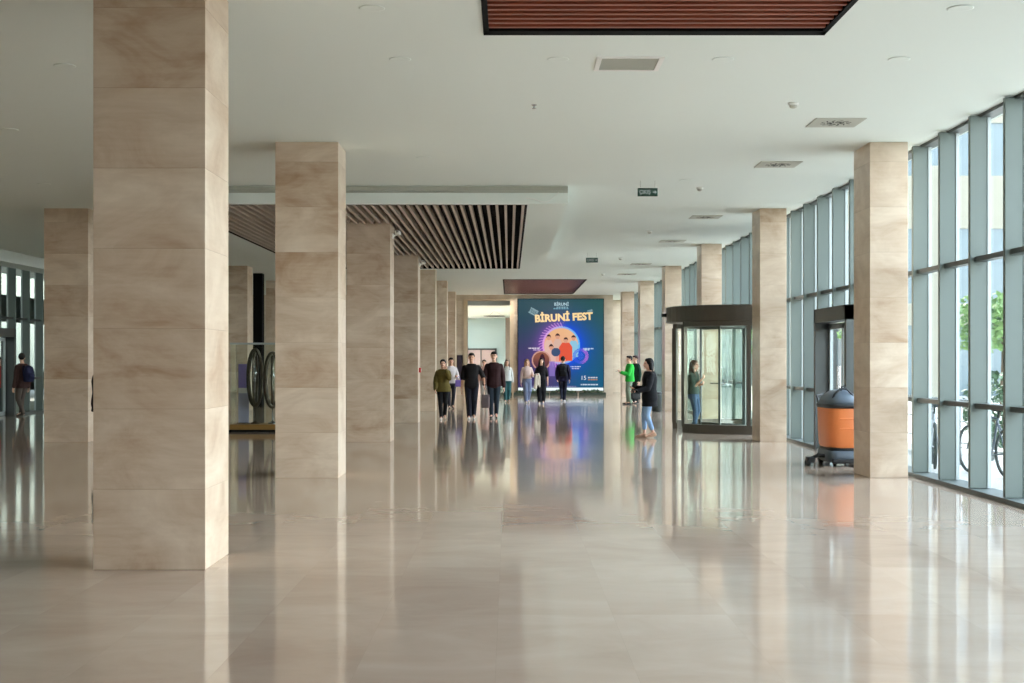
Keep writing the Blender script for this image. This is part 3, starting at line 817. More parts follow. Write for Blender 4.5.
po = bpy.data.objects.new('picture', me); COL.objects.link(po); po.parent = t
MB().box(-SW/2, SW/2, -0.146, -0.14, 0.0, STRIPZ).build('white_strip', emit('led_white', lin(226,240,242), SCREEN_GAIN*1.3), t)
M['led_cream'] = emit('led_cream', lin(250,214,150), SCREEN_GAIN*1.1); M['led_pale'] = emit('led_pale', lin(178,212,222), SCREEN_GAIN)
M['led_white'] = emit('led_white_text', lin(236,240,250), SCREEN_GAIN)
def sp(px, py): return (-SW/2 + SW*px/480, -0.15, STRIPZ + (SH-STRIPZ)*(1-py/495))
text_mesh('headline', 'BİRUNİ FEST', 0.45, M['led_cream'], t, sp(256, 103), rot=(R(90), R(-2.6), 0), bold=0.02, sx=1.0)
text_mesh('logo_text', 'BİRUNİ', 0.19, M['led_pale'], t, sp(244, 28), bold=0.003)
text_mesh('date_text', '15', 0.27, M['led_white'], t, sp(368, 441), bold=0.0)

# ------------------------------------------------------------------ planters below the screen
def leafy(mb, c, r, n, size, rnd):
    for _ in range(n):
        while True:
            p = Vector((rnd.uniform(-1,1), rnd.uniform(-1,1), rnd.uniform(-1,1)))
            if 0.35 < p.length < 1: break
        q = Vector((c[0]+p.x*r[0], c[1]+p.y*r[1], c[2]+p.z*r[2]))
        s_ = size*rnd.uniform(0.6, 1.3)
        a = Vector((rnd.uniform(-1,1), rnd.uniform(-1,1), rnd.uniform(-0.5,1))).normalized()
        b_ = a.cross(Vector((rnd.uniform(-1,1), rnd.uniform(-1,1), rnd.uniform(-1,1)))).normalized()
        mb.add([q-a*s_, q+b_*s_*0.45, q+a*s_, q-b_*s_*0.45], [(0,1,2,3)])
    return mb
rnd = random.Random(3)
plants = [(-0.28, 0.42, 'low planter of dark leaves at the left end of the big screen'),
          (1.0, 0.8, 'low planter under the left half of the big screen'), (2.45, 0.62, 'low planter under the middle of the big screen'),
          (3.75, 0.6, 'low planter under the right half of the big screen, at its end')]
for x_, hw, lab in plants:
    t = thing('planter', lab, 'planter', (x_, 61.35, 0), group='low planters along the foot of the screen')
    b = MB(); b.box(-hw,hw,-0.14,-0.11,0,0.14); b.box(-hw,hw,0.11,0.14,0,0.14); b.box(-hw,-hw+0.03,-0.11,0.11,0,0.14); b.box(hw-0.03,hw,-0.11,0.11,0,0.14); b.box(-hw+0.03,hw-0.03,-0.11,0.11,0,0.1)
    b.build('trough', plain('dark_green_trough', lin(52,66,56), 0.6), t)
    fo = MB(); leafy(fo, (0,0,0.17), (hw*0.98,0.13,0.11 if hw > 0.5 else 0.2), int(420*hw), 0.05, rnd)
    fo.build('foliage', M['leaf'], t)

# bin at the fifth window pillar
t = thing('waste_bin', 'low black waste bin at the foot of a window-side pillar', 'bin', (4.56, 42.2, 0))
MB().lathe([(0.13,0.0),(0.15,0.02),(0.165,0.52),(0.17,0.55)], n=24).build('body', plain('dark_green_black_metal', lin(36,44,42), 0.4), t, True)
MB().lathe([(0.175,0.55),(0.175,0.59),(0.12,0.62),(0.05,0.62)], n=24).build('lid', M['plastic_black'], t, True)

# ring pendant in the lobby beyond the opening
t = thing('ring_pendant', 'thin ring pendant lamp in the lobby beyond the tall opening', 'pendant lamp', (-0.75, 70.0, 4.1))
pts = [(0.55*math.cos(2*PI*k/32), 0.55*math.sin(2*PI*k/32), -0.25) for k in range(32)]
MB().tube(pts, 0.02, 8, closed=True).build('ring', M['frame_dark'], t, True)
b = MB()
for k in (0, 11, 21): b.tube([pts[k], (0,0,0)], 0.005, 5)
b.build('suspension_wires', M['chrome'], t)

# ------------------------------------------------------------------ people
def remesh(mb, voxel, smooth=4, fac=0.5, keep=None):
    """fuse overlapping closed shapes into one continuous surface"""
    me = mb.mesh('tmp_body')
    o = bpy.data.objects.new('tmp_body', me); COL.objects.link(o)
    r = o.modifiers.new('r', 'REMESH'); r.mode = 'VOXEL'; r.voxel_size = voxel
    s = o.modifiers.new('s', 'SMOOTH'); s.factor = fac; s.iterations = smooth
    dg = bpy.context.evaluated_depsgraph_get(); dg.update()
    out = bpy.data.meshes.new_from_object(o.evaluated_get(dg))
    bpy.data.objects.remove(o); bpy.data.meshes.remove(me)
    return out
def put(name, me, mat, parent):
    me.materials.clear(); me.materials.append(mat); me.name = name
    me.polygons.foreach_set('use_smooth', [True]*len(me.polygons))
    o = bpy.data.objects.new(name, me); COL.objects.link(o); o.parent = parent
    return o
def ik(a, b, l1, l2, hint):
    a = Vector(a); b = Vector(b); d = b-a; L0 = d.length
    L0 = min(L0, (l1+l2)*0.998); dn = d.normalized(); b = a + dn*L0
    x = (l1*l1 - l2*l2 + L0*L0)/(2*L0); h = math.sqrt(max(0, l1*l1-x*x))
    hv = Vector(hint); hv = (hv - dn*hv.dot(dn)).normalized()
    return a + dn*x + hv*h, b
MATC = {}
def cloth(rgb, rough=0.85):
    k = tuple(rgb)
    if k not in MATC: MATC[k] = plain('cloth_%d_%d_%d' % k, lin(*rgb), rough, spec=0.25, var=0.1, scale=25, bump=0.3)
    return MATC[k]
SKIN = [plain('skin_light', lin(214,168,144), 0.5, var=0.04), plain('skin_tan', lin(190,142,116), 0.5, var=0.04)]
EYE = plain('dark_eye', lin(40,28,24), 0.2); LIP = plain('lip', lin(170,96,90), 0.5)
def hand(mb, w, d, s, curl, palm_n):
    """palm, four fingers of different lengths, thumb off the side; w wrist, d pointing along the forearm, palm_n palm normal"""
    d = Vector(d).normalized(); n = Vector(palm_n); n = (n - d*n.dot(d)).normalized(); x = d.cross(n).normalized()
    w = Vector(w)
    for k in range(4):
        o = (k-1.5)*0.0185*s
        mb.cap(w + x*o*0.6 + d*0.012*s, 0.013*s, w + x*o + d*0.082*s, 0.0115*s, 8)
    ln = [0.072, 0.082, 0.077, 0.060]
    for k in range(4):
        o = (k-1.5)*0.0205*s
        b0 = w + x*o + d*0.084*s
        c1 = curl*(0.7+0.1*k); d1 = (d*math.cos(c1) + n*math.sin(c1)).normalized()
        p1 = b0 + d1*ln[k]*0.5*s
        c2 = curl*2.0; d2 = (d*math.cos(c2) + n*math.sin(c2)).normalized()
        p2 = p1 + d2*ln[k]*0.5*s
        mb.cap(b0, 0.0092*s, p1, 0.0085*s, 8); mb.cap(p1, 0.0085*s, p2, 0.007*s, 8)
    side = -x
    t0 = w + side*0.022*s + d*0.022*s
    t1 = t0 + (d*0.6 + side*0.65 + n*0.3).normalized()*0.042*s
    t2 = t1 + (d*0.85 + side*0.15 + n*0.45).normalized()*0.032*s
    mb.cap(t0, 0.013*s, t1, 0.0105*s, 8); mb.cap(t1, 0.0105*s, t2, 0.0085*s, 8)

def person(label, X, D, H, face=0, male=True, skin=0, hair='short', hair_c=(30,24,22), top=(40,40,44), sleeve=1.0, hem=0.47, loose=1.0,
           legs=(40,42,50), legtype='trousers', flare=1.0, legend=0.05, shoes=(40,36,34), stride=0.0, arms=('down','down'), look=0.0, collar=None, under=None, zoff=0.0):
    t = thing('person', label, 'person', (X, D, zoff), R(face))
    hip = 0.052*H if male else 0.054*H
    shw = (0.106 if male else 0.093)*H
    zh, zk, zs = 0.52*H, 0.285*H, 0.788*H
    lt, lc = zh-zk, zk-0.045*H
    lift = 0.0
    # legs
    J = {}
    for s, sg in ((-1, 1), (1, -1)):
        fy = -stride*sg*0.5
        back = max(0, -sg*stride)      # trailing foot
        az = 0.045*H + 0.35*abs(back)*0.5
        hp = Vector((s*hip, 0, zh - abs(stride)*0.06)); an = Vector((s*hip*(0.95-1.8*abs(stride)), fy*1.0, az))
        kn, an = ik(hp, an, lt, lc, (0.05*s, -1, 0))
        J[s] = (hp, kn, an, back)
    zd = -abs(stride)*0.06
    k = 1.0 if male else 0.92
    sh = {s: Vector((s*shw, 0.01, zs+zd)) for s in (-1, 1)}
    la, lf = 0.175*H, 0.15*H
    W = {}
    for s, mode in ((-1, arms[0]), (1, arms[1])):
        tgt = {'down': (s*0.045, -0.02, -0.318), 'fwd': (s*0.03, -0.13, -0.28), 'back': (s*0.045, 0.11, -0.285),
               'phone': (-s*0.055, -0.19, -0.12), 'chest': (-s*0.07, -0.13, -0.06), 'hold': (s*0.0, -0.17, -0.16), 'out': (s*0.09, -0.10, -0.25),
               'fold': (-s*0.09, -0.115, -0.13), 'face': (-s*0.04, -0.14, 0.04), 'carry': (s*0.02, -0.20, -0.20)}[mode]
        wr = sh[s] + Vector(tgt)*H
        hint = (s*0.35, -0.1, -1.0) if mode == 'face' else (s*0.35, 0.9, -0.35) if mode not in ('down','back','fwd') else (s*0.25, 1, 0)
        el, wr = ik(sh[s], wr, la, lf, hint)
        W[s] = (el, wr, mode)
    def torso(mb, add, z_lo, z_hi=0.85, wide=1.0):
        secs = [(0.46,0.085,0.062),(0.50,0.098,0.070),(0.55,0.094,0.066),(0.62,0.080 if male else 0.072,0.056),(0.68,0.087 if male else 0.078,0.060),
                (0.74,0.100 if male else 0.088,0.066),(0.775,0.104 if male else 0.091,0.058),(0.80,0.094 if male else 0.083,0.050),(0.82,0.068 if male else 0.062,0.043),(0.842,0.042,0.036)]
        out = []
        for z, rx, ry in secs:
            if z < z_lo-0.001 or z > z_hi+0.001: continue
            out.append((z*H+zd, 0, 0.008*H, rx*H*wide+add, ry*H*wide+add))
        if not out or out[0][0] > z_lo*H+zd+0.01:
            out.insert(0, (z_lo*H+zd, 0, 0.008*H, 0.097*H*wide+add, 0.068*H*wide+add))
        mb.loft(out, 20, p=2.3)
    # body
    b = MB()
    torso(b, 0, 0.46)
    b.cap((0,0.01*H,0.80*H+zd), 0.036*H, (0,-0.004*H,0.875*H+zd), 0.031*H)
    hc = Vector((0,-0.008*H,0.932*H+zd)); tr = R(look); rot = Matrix.Rotation(tr, 3, 'Z')
    def hp_(x, y, z): return hc + rot @ Vector((x*H, y*H, z*H))
    b.ell(hc + rot @ Vector((0,0.006*H,0.012*H)), (0.044*H,0.055*H,0.056*H), rot=rot)
    b.ell(hp_(0,-0.016,-0.022), (0.035*H,0.036*H,0.044*H), rot=rot)
    b.cap(hp_(0,-0.052,0.004), 0.006*H, hp_(0,-0.063,-0.018), 0.0085*H, 8)
    b.ell(hp_(0,-0.046,-0.055), (0.016*H,0.012*H,0.010*H), rot=rot)
    for s in (-1, 1):
        b.ell(hp_(s*0.046,0.006,-0.006), (0.007*H,0.014*H,0.020*H), 10, 8, rot=rot)
        b.cap(hp_(s*0.010,-0.050,0.016), 0.007*H, hp_(s*0.030,-0.043,0.015), 0.006*H, 8)
        el, wr, mode = W[s]
        b.cap(sh[s], 0.029*H*k, sh[s]*0.5+el*0.5, 0.027*H*k); b.cap(sh[s]*0.5+el*0.5, 0.027*H*k, el, 0.022*H*k)
        b.cap(el, 0.0225*H*k, el*0.6+wr*0.4, 0.0225*H*k); b.cap(el*0.6+wr*0.4, 0.0225*H*k, wr, 0.0150*H*k)
        d = wr-el
        pn = (-s,0,0) if mode in ('down','fwd','back','out') else (-s*0.4, 0.3, 0.8) if mode in ('carry','hold','phone') else (0, 1, 0)
        if abs(Vector(pn).normalized().dot(d.normalized())) > 0.95: pn = (0,0.2,1)
        hand(b, wr, d, H/1.72, 0.35 if mode in ('down','fwd','back','out') else 0.75, pn)
        hp, kn, an, back = J[s]
        b.cap(hp, 0.052*H*k, hp*0.45+kn*0.55, 0.044*H*k); b.cap(hp*0.45+kn*0.55, 0.044*H*k, kn, 0.031*H*k)
        b.cap(kn, 0.031*H*k, kn*0.65+an*0.35, 0.031*H*k); b.cap(kn*0.65+an*0.35, 0.031*H*k, an, 0.019*H*k)
        heel = an + Vector((0, 0.022*H, -0.028*H)); toe = an + Vector((s*0.012*H, -0.105*H, -0.030*H - (0.10*back)))
        b.cap(heel, 0.015*H, toe, 0.013*H); b.cap(an, 0.019*H, an*0.4+toe*0.6, 0.014*H)
    put('body', remesh(b, 0.0075, 3), SKIN[skin], t)
    for s in (-1, 1):
        MB().ell(hp_(s*0.0195,-0.0465,0.003), (0.0075*H,0.004*H,0.004*H), 10, 6, rot=rot).build('eye', EYE, t, True)
    MB().ell(hp_(0,-0.052,-0.033), (0.013*H,0.005*H,0.004*H), 10, 6, rot=rot).build('lips', LIP, t, True)
    # hair
    h = MB()
    if hair == 'short':
        h.ell(hp_(0,0.017,0.021), (0.0515*H,0.055*H,0.058*H), rot=rot)
        h.ell(hp_(0,-0.024,0.050), (0.041*H,0.032*H,0.025*H), rot=rot)
        vox = 0.009
    else:
        h.ell(hp_(0,0.014,0.020), (0.052*H,0.058*H,0.058*H), rot=rot)
        h.ell(hp_(0,-0.016,0.050), (0.036*H,0.028*H,0.022*H), rot=rot)
        vox = 0.009
        if hair == 'bun':
            h.ell(hp_(0,0.07,0.025), (0.026*H,0.026*H,0.026*H), rot=rot)
        if hair == 'bob':
            for s in (-1,1): h.cap(hp_(s*0.040,0.018,0.0), 0.026*H, hp_(s*0.040,0.022,-0.06), 0.022*H)
            h.cap(hp_(0,0.040,0.0), 0.034*H, hp_(0,0.04,-0.065), 0.030*H)
        if hair == 'long':
            for s in (-1,1):
                h.cap(hp_(s*0.043,0.014,0.0), 0.021*H, hp_(s*0.052,0.0,-0.085), 0.020*H); h.cap(hp_(s*0.052,0.0,-0.085), 0.020*H, hp_(s*0.050,-0.042,-0.165), 0.013*H)
            h.cap(hp_(0,0.040,0.0), 0.036*H, hp_(0,0.055,-0.11), 0.034*H); h.cap(hp_(0,0.055,-0.11), 0.034*H, hp_(0,0.072,-0.2), 0.022*H)
        if hair == 'scarf':
            h.ell(hp_(0,0.012,-0.03), (0.054*H,0.060*H,0.065*H), rot=rot)
            h.cap(hp_(0,0.005,-0.075), 0.05*H, hp_(0,0.005,-0.115), 0.075*H, flat=0.7)
    put('headscarf' if hair == 'scarf' else 'hair', remesh(h, vox, 2), cloth(hair_c, 0.6), t)
    # top
    c = MB()
    ad = 0.012*H*loose
    torso(c, ad, hem, wide=1.0)
    for s in (-1, 1):
        el, wr, mode = W[s]
        c.cap(sh[s]+Vector((-s*0.006*H,0,0)), 0.031*H*k+ad*0.4, sh[s]*0.5+el*0.5, 0.031*H*k+ad*0.5)
        if sleeve > 0.3:
            c.cap(sh[s]*0.5+el*0.5, 0.033*H*k+ad*0.5, el, 0.029*H*k+ad*0.4) if sleeve > 0.5 else None
            if sleeve > 0.6:
                q = min(0.93, (sleeve-0.5)*2*0.95); e2 = el + (wr-el)*q
                c.cap(el, 0.029*H*k+ad*0.4, e2, 0.022*H*k+ad*0.4)
    me = remesh(c, 0.011, 4)
    put('jacket' if loose > 1.6 else 'shirt', me, cloth(top), t)
    if collar:
        q = MB(); q.loft([(0.80*H+zd,0,0.006*H,0.075*H,0.055*H),(0.835*H+zd,0,0.004*H,0.046*H,0.042*H),(0.85*H+zd,0,0.004*H,0.043*H,0.04*H)], 20)
        q.build('collar', cloth(collar), t, True)
    # legs
    c = MB(); ad = 0.010*H
    if legtype == 'skirt':
        secs = [(0.60*H+zd,0,0.008*H,0.082*H,0.06*H),(0.52*H+zd,0,0.008*H,0.104*H,0.078*H),(0.30*H,0,0.0,0.115*H*flare,0.095*H*flare),(legend*H,0,0,0.125*H*flare,0.12*H*flare)]
        c.loft(secs, 24)
    else:
        c.loft([(0.455*H+zd,0,0.008*H,0.088*H,0.068*H),(0.50*H+zd,0,0.008*H,0.104*H,0.077*H),(0.55*H+zd,0,0.008*H,0.099*H,0.072*H),(0.60*H+zd,0,0.008*H,0.086*H,0.064*H)], 20, p=2.3)
        for s in (-1, 1):
            hp, kn, an, back = J[s]
            c.cap(hp, 0.056*H*k+ad*0.4, kn, 0.037*H*k*flare+ad*0.4)
            q = 1.0 if legend <= 0.06 else max(0.0, (kn.z-legend*H)/(kn.z-an.z))
            e2 = kn + (an-kn)*q + Vector((0,0,0.0))
            if legend < 0.28: c.cap(kn, 0.037*H*k*flare+ad*0.4, e2, (0.027*flare)*H*k+ad*0.5)
    put('skirt' if legtype == 'skirt' else 'trousers', remesh(c, 0.011, 4), cloth(legs), t)
    # shoes
    for s in (-1, 1):
        hp, kn, an, back = J[s]
        c = MB(); ang = 0.9*back
        def fp(x, y, z):
            yy, zz = y*H, z*H
            return an + Vector((x*H + s*0.10*max(0,-yy), yy*math.cos(ang) - zz*math.sin(ang)*0.0, zz + (yy*math.sin(ang) if yy < 0 else yy*math.sin(ang))))
        c.cap(fp(0,0.022,-0.026), 0.0185*H, fp(0,-0.06,-0.028), 0.0195*H); c.cap(fp(0,-0.06,-0.028), 0.0195*H, fp(0,-0.108,-0.031), 0.0140*H)
        c.cap(fp(0,0.008,-0.004), 0.0205*H, fp(0,-0.035,-0.02), 0.0185*H)
        m_ = remesh(c, 0.009, 2)
        lo = min(v.co.z for v in m_.vertices)
        if back == 0:
            for v in m_.vertices:
                if v.co.z < 0.004: v.co.z = 0.002
        put('shoe', m_, cloth(shoes, 0.55), t)
    return t, W

def px(x, d): return (x-509)*d/1365.0
PEOPLE = []
PEOPLE.append(person('woman in loose olive jacket and black trousers walking beside the left pillars', px(443,36.6), 36.6, 1.63, face=2, male=False, hair='bun', top=(92,80,38), loose=2.6, hem=0.47,
       legs=(18,18,20), shoes=(214,206,198), stride=0.26, arms=('fwd','face')))
PEOPLE.append(person('man in black short-sleeved shirt and dark navy trousers walking towards the camera', px(471.5,37.0), 37.0, 1.80, face=0, skin=1, hair_c=(20,17,16), top=(24,20,22), sleeve=0.55, loose=1.3, hem=0.46,
       legs=(24,24,36), shoes=(190,186,182), stride=0.2, arms=('down','out'), flare=1.15))
PEOPLE.append(person('man in dark maroon sweater and blue-grey jeans walking beside the man in black', px(494,37.6), 37.6, 1.84, face=-3, hair_c=(34,26,22), top=(52,30,32), loose=1.5, hem=0.46,
       legs=(40,50,60), shoes=(30,28,28), stride=0.2, arms=('fwd','down')))
PEOPLE.append(person('long-haired woman in white top and teal trousers behind the man in maroon', px(507,52.0), 52.0, 1.62, face=5, male=False, hair='long', hair_c=(74,46,38), top=(214,216,214), loose=1.2, hem=0.50,
       legs=(52,98,102), shoes=(200,196,190), stride=0.15, flare=1.3, arms=('down','down')))
PEOPLE.append(person('woman in pale pink cardigan and wide grey-blue jeans before the screen', px(527,50.8), 50.8, 1.64, face=10, male=False, hair='long', hair_c=(150,112,78), top=(212,186,178), loose=1.4, hem=0.56,
       legs=(112,122,150), shoes=(226,222,216), stride=0.22, flare=1.55, arms=('down','hold')))
PEOPLE.append(person('woman in black top and wide black trousers walking before the screen with a cream jacket', px(541.5,49.9), 49.9, 1.68, face=-5, male=False, hair='long', hair_c=(28,20,22), top=(26,22,26), loose=1.2, hem=0.52, sleeve=0.55,
       legs=(16,17,22), shoes=(228,224,220), stride=0.2, flare=1.7, arms=('hold','down')))
PEOPLE.append(person('man in navy jacket with pale blue hood walking away towards the screen', px(563,52.4), 52.4, 1.75, face=175, hair_c=(20,18,20), top=(34,32,58), loose=2.0, hem=0.45,
       legs=(24,27,44), shoes=(200,198,200), stride=0.24, arms=('back','fwd'), collar=(120,170,190)))
PEOPLE.append(person('person in bright green jacket looking at a phone by the window-side pillars', px(629.5,49.2), 49.2, 1.75, face=-80, hair_c=(40,28,24), top=(44,168,62), loose=2.0, hem=0.47,
       legs=(124,138,120), shoes=(28,28,30), stride=0.05, arms=('phone','phone'), flare=1.2))
PEOPLE.append(person('person in dark clothes standing close behind the bright green jacket', px(635.5,50.1), 50.1, 1.76, face=-60, hair_c=(56,30,30), top=(28,54,44), loose=1.6, hem=0.46,
       legs=(52,56,56), shoes=(24,24,26), stride=0.04, arms=('down','down')))
PEOPLE.append(person('woman with dark bob, black jacket and light blue jeans standing near the revolving door', px(649,28.1), 28.1, 1.64, face=-80, male=False, hair='bob', hair_c=(22,19,20), top=(27,28,32), loose=2.3, hem=0.40,
       legs=(146,178,214), shoes=(176,140,116), stride=0.16, arms=('hold','carry'), legend=0.12))
PEOPLE.append(person('long-haired woman in dark green top and jeans inside the revolving door', px(694,30.9), 30.9, 1.60, face=60, male=False, hair='long', hair_c=(98,78,64), top=(70,84,76), sleeve=0.4, loose=1.1, hem=0.52,
       legs=(66,86,112), shoes=(60,60,62), stride=0.1, arms=('chest','fold'), zoff=0.0))
PEOPLE.append(person('man in dark brown jacket with navy backpack by the far left windows', px(22,38.8), 38.8, 1.80, face=-118, hair_c=(24,20,18), top=(66,44,40), loose=1.8, hem=0.45,
       legs=(84,74,68), shoes=(70,62,58), stride=0.2, arms=('down','down'), look=-40))
PEOPLE.append(person('person in red and green top outside the left glass door at the picture edge', -15.1, 40.5, 1.72, face=80, hair_c=(30,24,22), top=(176,40,46), loose=1.5, hem=0.47,
       legs=(60,62,66), shoes=(40,40,42), stride=0.1, arms=('down','down'), collar=(40,110,84), zoff=-0.03))
PEOPLE.append(person('person in dark coat mostly hidden behind the big nearest pillar', px(101.5,24.0), 24.0, 1.66, face=90, male=False, hair='bob', hair_c=(26,22,22), top=(28,26,30), loose=2.2, hem=0.42,
       legs=(30,30,34), shoes=(30,30,30), stride=0.05, arms=('down','down')))
PEOPLE.append(person('person in white shirt with a violet bag behind the woman in the olive jacket', px(451,45.0), 45.0, 1.68, face=10, male=False, hair='short', hair_c=(26,22,24), top=(206,200,202), loose=1.4, hem=0.5,
       legs=(44,44,50), shoes=(60,60,64), stride=0.15, arms=('down','hold')))
PEOPLE.append(person('person in dusty pink top walking behind the pair in black and maroon', px(484.2,53.0), 53.0, 1.62, face=0, male=False, hair='bun', hair_c=(40,30,28), top=(186,150,142), loose=1.3, hem=0.5,
       legs=(170,168,164), shoes=(228,226,222), stride=0.15, arms=('down','down')))

# things people carry
def at_hand(i, s):
    t, W = PEOPLE[i]
    p = Matrix.Rotation(t.rotation_euler.z, 3, 'Z') @ W[s][1]
    return Vector(t.location) + p
p = at_hand(7, -1)
ph = thing('phone', 'dark phone held up by the person in bright green jacket', 'phone', (p.x-0.13, p.y-0.04, p.z+0.03), R(-80))
MB().bbox(-0.037,0.037,-0.075,0.075,-0.004,0.004,0.003,1).build('case', M['plastic_black'], ph)
MB().box(-0.033,0.033,-0.07,0.07,0.0041,0.0046).build('screen', emit('phone_glow', lin(150,170,190), 0.1), ph)
ph.rotation_euler = (R(25), 0, R(-80))
def tote(label, p, w_, h_, d_, mat, rz=0, strap=0.22):
    t = thing('bag', label, 'bag', (p[0], p[1], p[2]-strap-h_), rz)
    MB().loft([(0.0,0,0,w_*0.46,d_*0.45),(0.02,0,0,w_*0.5,d_*0.5),(h_*0.7,0,0,w_*0.5,d_*0.42),(h_,0,0,w_*0.48,d_*0.2)], 24, p=4).build('pouch', mat, t, True)
    for s in (-1, 1):
        MB().tube([(-w_*0.28,s*d_*0.15,h_*0.95),(-w_*0.2,s*d_*0.08,h_+strap*0.6),(0,0,h_+strap),(w_*0.2,s*d_*0.08,h_+strap*0.6),(w_*0.28,s*d_*0.15,h_*0.95)], 0.009, 6).build('strap', mat, t, True)
    return t
p = at_hand(1, 1); tote('grey cloth bag hanging between the man in black and the man in maroon', (p.x+0.03, p.y-0.03, p.z-0.07), 0.22, 0.36, 0.1, cloth((104,92,94)))
p = at_hand(14, 1); tote('violet bag held by the person in the white shirt', (p.x+0.06, p.y-0.06, p.z+0.02), 0.22, 0.22, 0.12, cloth((112,92,164)), strap=0.12)
p = at_hand(9, 1); tote('black handbag held out by the woman with the black bob', (p.x-0.02, p.y-0.06, p.z+0.05), 0.20, 0.14, 0.09, M['plastic_black'], R(10), 0.07)
t = thing('jacket', 'cream jacket carried on the arm of the woman in wide black trousers', 'jacket', (0,0,0))
p = at_hand(5, -1); t.location = (p.x, p.y+0.02, p.z-0.02)
mb = MB()
mb.cap((-0.04,-0.06,0.03),0.055,(0.06,-0.06,0.05),0.05); mb.cap((-0.02,-0.10,0.0),0.05,(-0.05,-0.10,-0.42),0.07); mb.cap((0.05,-0.10,0.0),0.05,(0.03,-0.11,-0.30),0.06)
put('folded_cloth', remesh(mb, 0.012, 4), cloth((214,204,190)), t)
mb = MB(); mb.cap((0.09,-0.12,0.0),0.04,(0.10,-0.13,-0.38),0.035)
put('sleeve', remesh(mb, 0.012, 3), cloth((206,194,180)), t)
def backpack(i, label, rgb, h_=0.46):
    t0, W = PEOPLE[i]
    a = t0.rotation_euler.z; off = Matrix.Rotation(a, 3, 'Z') @ Vector((0, 0.27, 0))
    t = thing('backpack', label, 'backpack', (t0.location.x+off.x, t0.location.y+off.y, 0.98), a)
    MB().loft([(0.0,0,0,0.13,0.075),(0.03,0,0,0.15,0.10),(0.28,0,0,0.155,0.11),(h_-0.05,0,-0.01,0.13,0.085),(h_,0,-0.02,0.08,0.05)], 24, p=3).build('main_bag', cloth(rgb), t, True)
    MB().loft([(0.05,0,0.10,0.10,0.035),(0.2,0,0.11,0.105,0.04),(0.24,0,0.10,0.09,0.025)], 20, p=3).build('front_pocket', cloth(rgb), t, True)
    for s in (-1, 1):
        MB().tube([(s*0.09,-0.07,h_-0.06),(s*0.10,-0.13,h_+0.0),(s*0.11,-0.125,h_-0.05),(s*0.11,-0.10,h_-0.25),(s*0.10,-0.07,0.06)],0.014,6).build('shoulder_strap', cloth(rgb), t, True)
backpack(11, 'navy backpack on the back of the man by the far left windows', (36,38,66))
backpack(6, 'black backpack on the man walking away towards the screen', (22,22,26), 0.42)

# ------------------------------------------------------------------ outside the window wall
tag(MB().box(6.0, 120, -60, 200, -0.30, -0.03).build('ground_outside', M['concrete']), kind='structure')
tag(MB().box(-120, -14.7, -60, 200, -0.30, -0.03).build('ground_outside_left', plain('grey_paving', lin(120,122,116), 0.9)), kind='structure')
for i, (x_, y_) in enumerate(((7.25, 24.0), (7.25, 40.2), (7.25, 56.4))):
    o = MB().bbox(0, 0.5, 0, 0.5, -0.03, 5.02, 0.01, 1).build('stone_pillar', M['cream']); o.location = (x_, y_, 0)
    tag(o, ['cream outdoor pillar seen through the nearest window bay', 'cream outdoor pillar seen beyond the revolving door', 'cream outdoor pillar outside the farthest windows'][i], 'pillar', 'outdoor canopy pillars', 'thing')

def building(name, label, x0, x1, y0, y1, bands, wall, winm, faces=('x0','y0')):
    """bands: list of (z0, z1, kind)"""
    t = thing(name, label, 'building', (x0, y0, -0.03))
    W_, D_ = x1-x0, y1-y0; zt = bands[-1][1]
    MB().box(0.15, W_, 0.15, D_, 0, zt).build('wall', wall, t)
    for z0, z1, kind in bands:
        if kind == 'slab':
            MB().box(0, W_, 0, D_, z0, z1).build('facade_band', wall, t)
        elif kind == 'glass':
            mb = MB(); fr = MB()
            mb.box(0.08, 0.15, 0.1, D_, z0, z1); mb.box(0.1, W_, 0.08, 0.15, z0, z1)
            g = mb.build('window', winm, t)
            y = 0.0
            while y < D_: fr.box(0.0, 0.1, y, y+0.12, z0, z1); y += 1.5
            x = 0.0
            while x < W_: fr.box(x, x+0.12, 0.0, 0.1, z0, z1); x += 1.5
            fr.build('mullion', M['frame_pale'], g)
    MB().box(-0.2, W_+0.2, -0.2, D_+0.2, zt, zt+0.3).build('roof', M['white'], t)
    return t
building('office_building', 'cream and blue-glass office building across the forecourt seen through the right windows', 15.5, 56, 62, 92,
         [(0,3.2,'glass'),(3.2,4.2,'slab'),(4.2,7.6,'glass'),(7.6,9.0,'slab'),(9.0,10.0,'slab'),(10.0,12.4,'glass'),(12.4,14.5,'slab'),(14.5,17,'glass'),(17,22,'slab')], M['cream'], M['blueglass'])
building('low_building', 'low pale building far down the forecourt beyond the revolving door', 9.5, 40, 100, 120, [(0,1.0,'slab'),(1.0,3.6,'glass'),(3.6,6.0,'slab'),(6.0,8.5,'glass'),(8.5,14.5,'slab')], M['cream'], M['blueglass'])
building('side_building', 'dim neighbouring building facing the far left windows', -44, -26, 20, 90, [(0,1.0,'slab'),(1.0,3.6,'glass'),(3.6,5.0,'slab'),(5.0,8.0,'glass'),(8.0,11,'slab'),(11,14,'glass'),(14,24,'slab')], plain('grey_green_render', lin(158,160,140), 0.9), plain('dark_facade_glass', lin(60,74,72), 0.2))

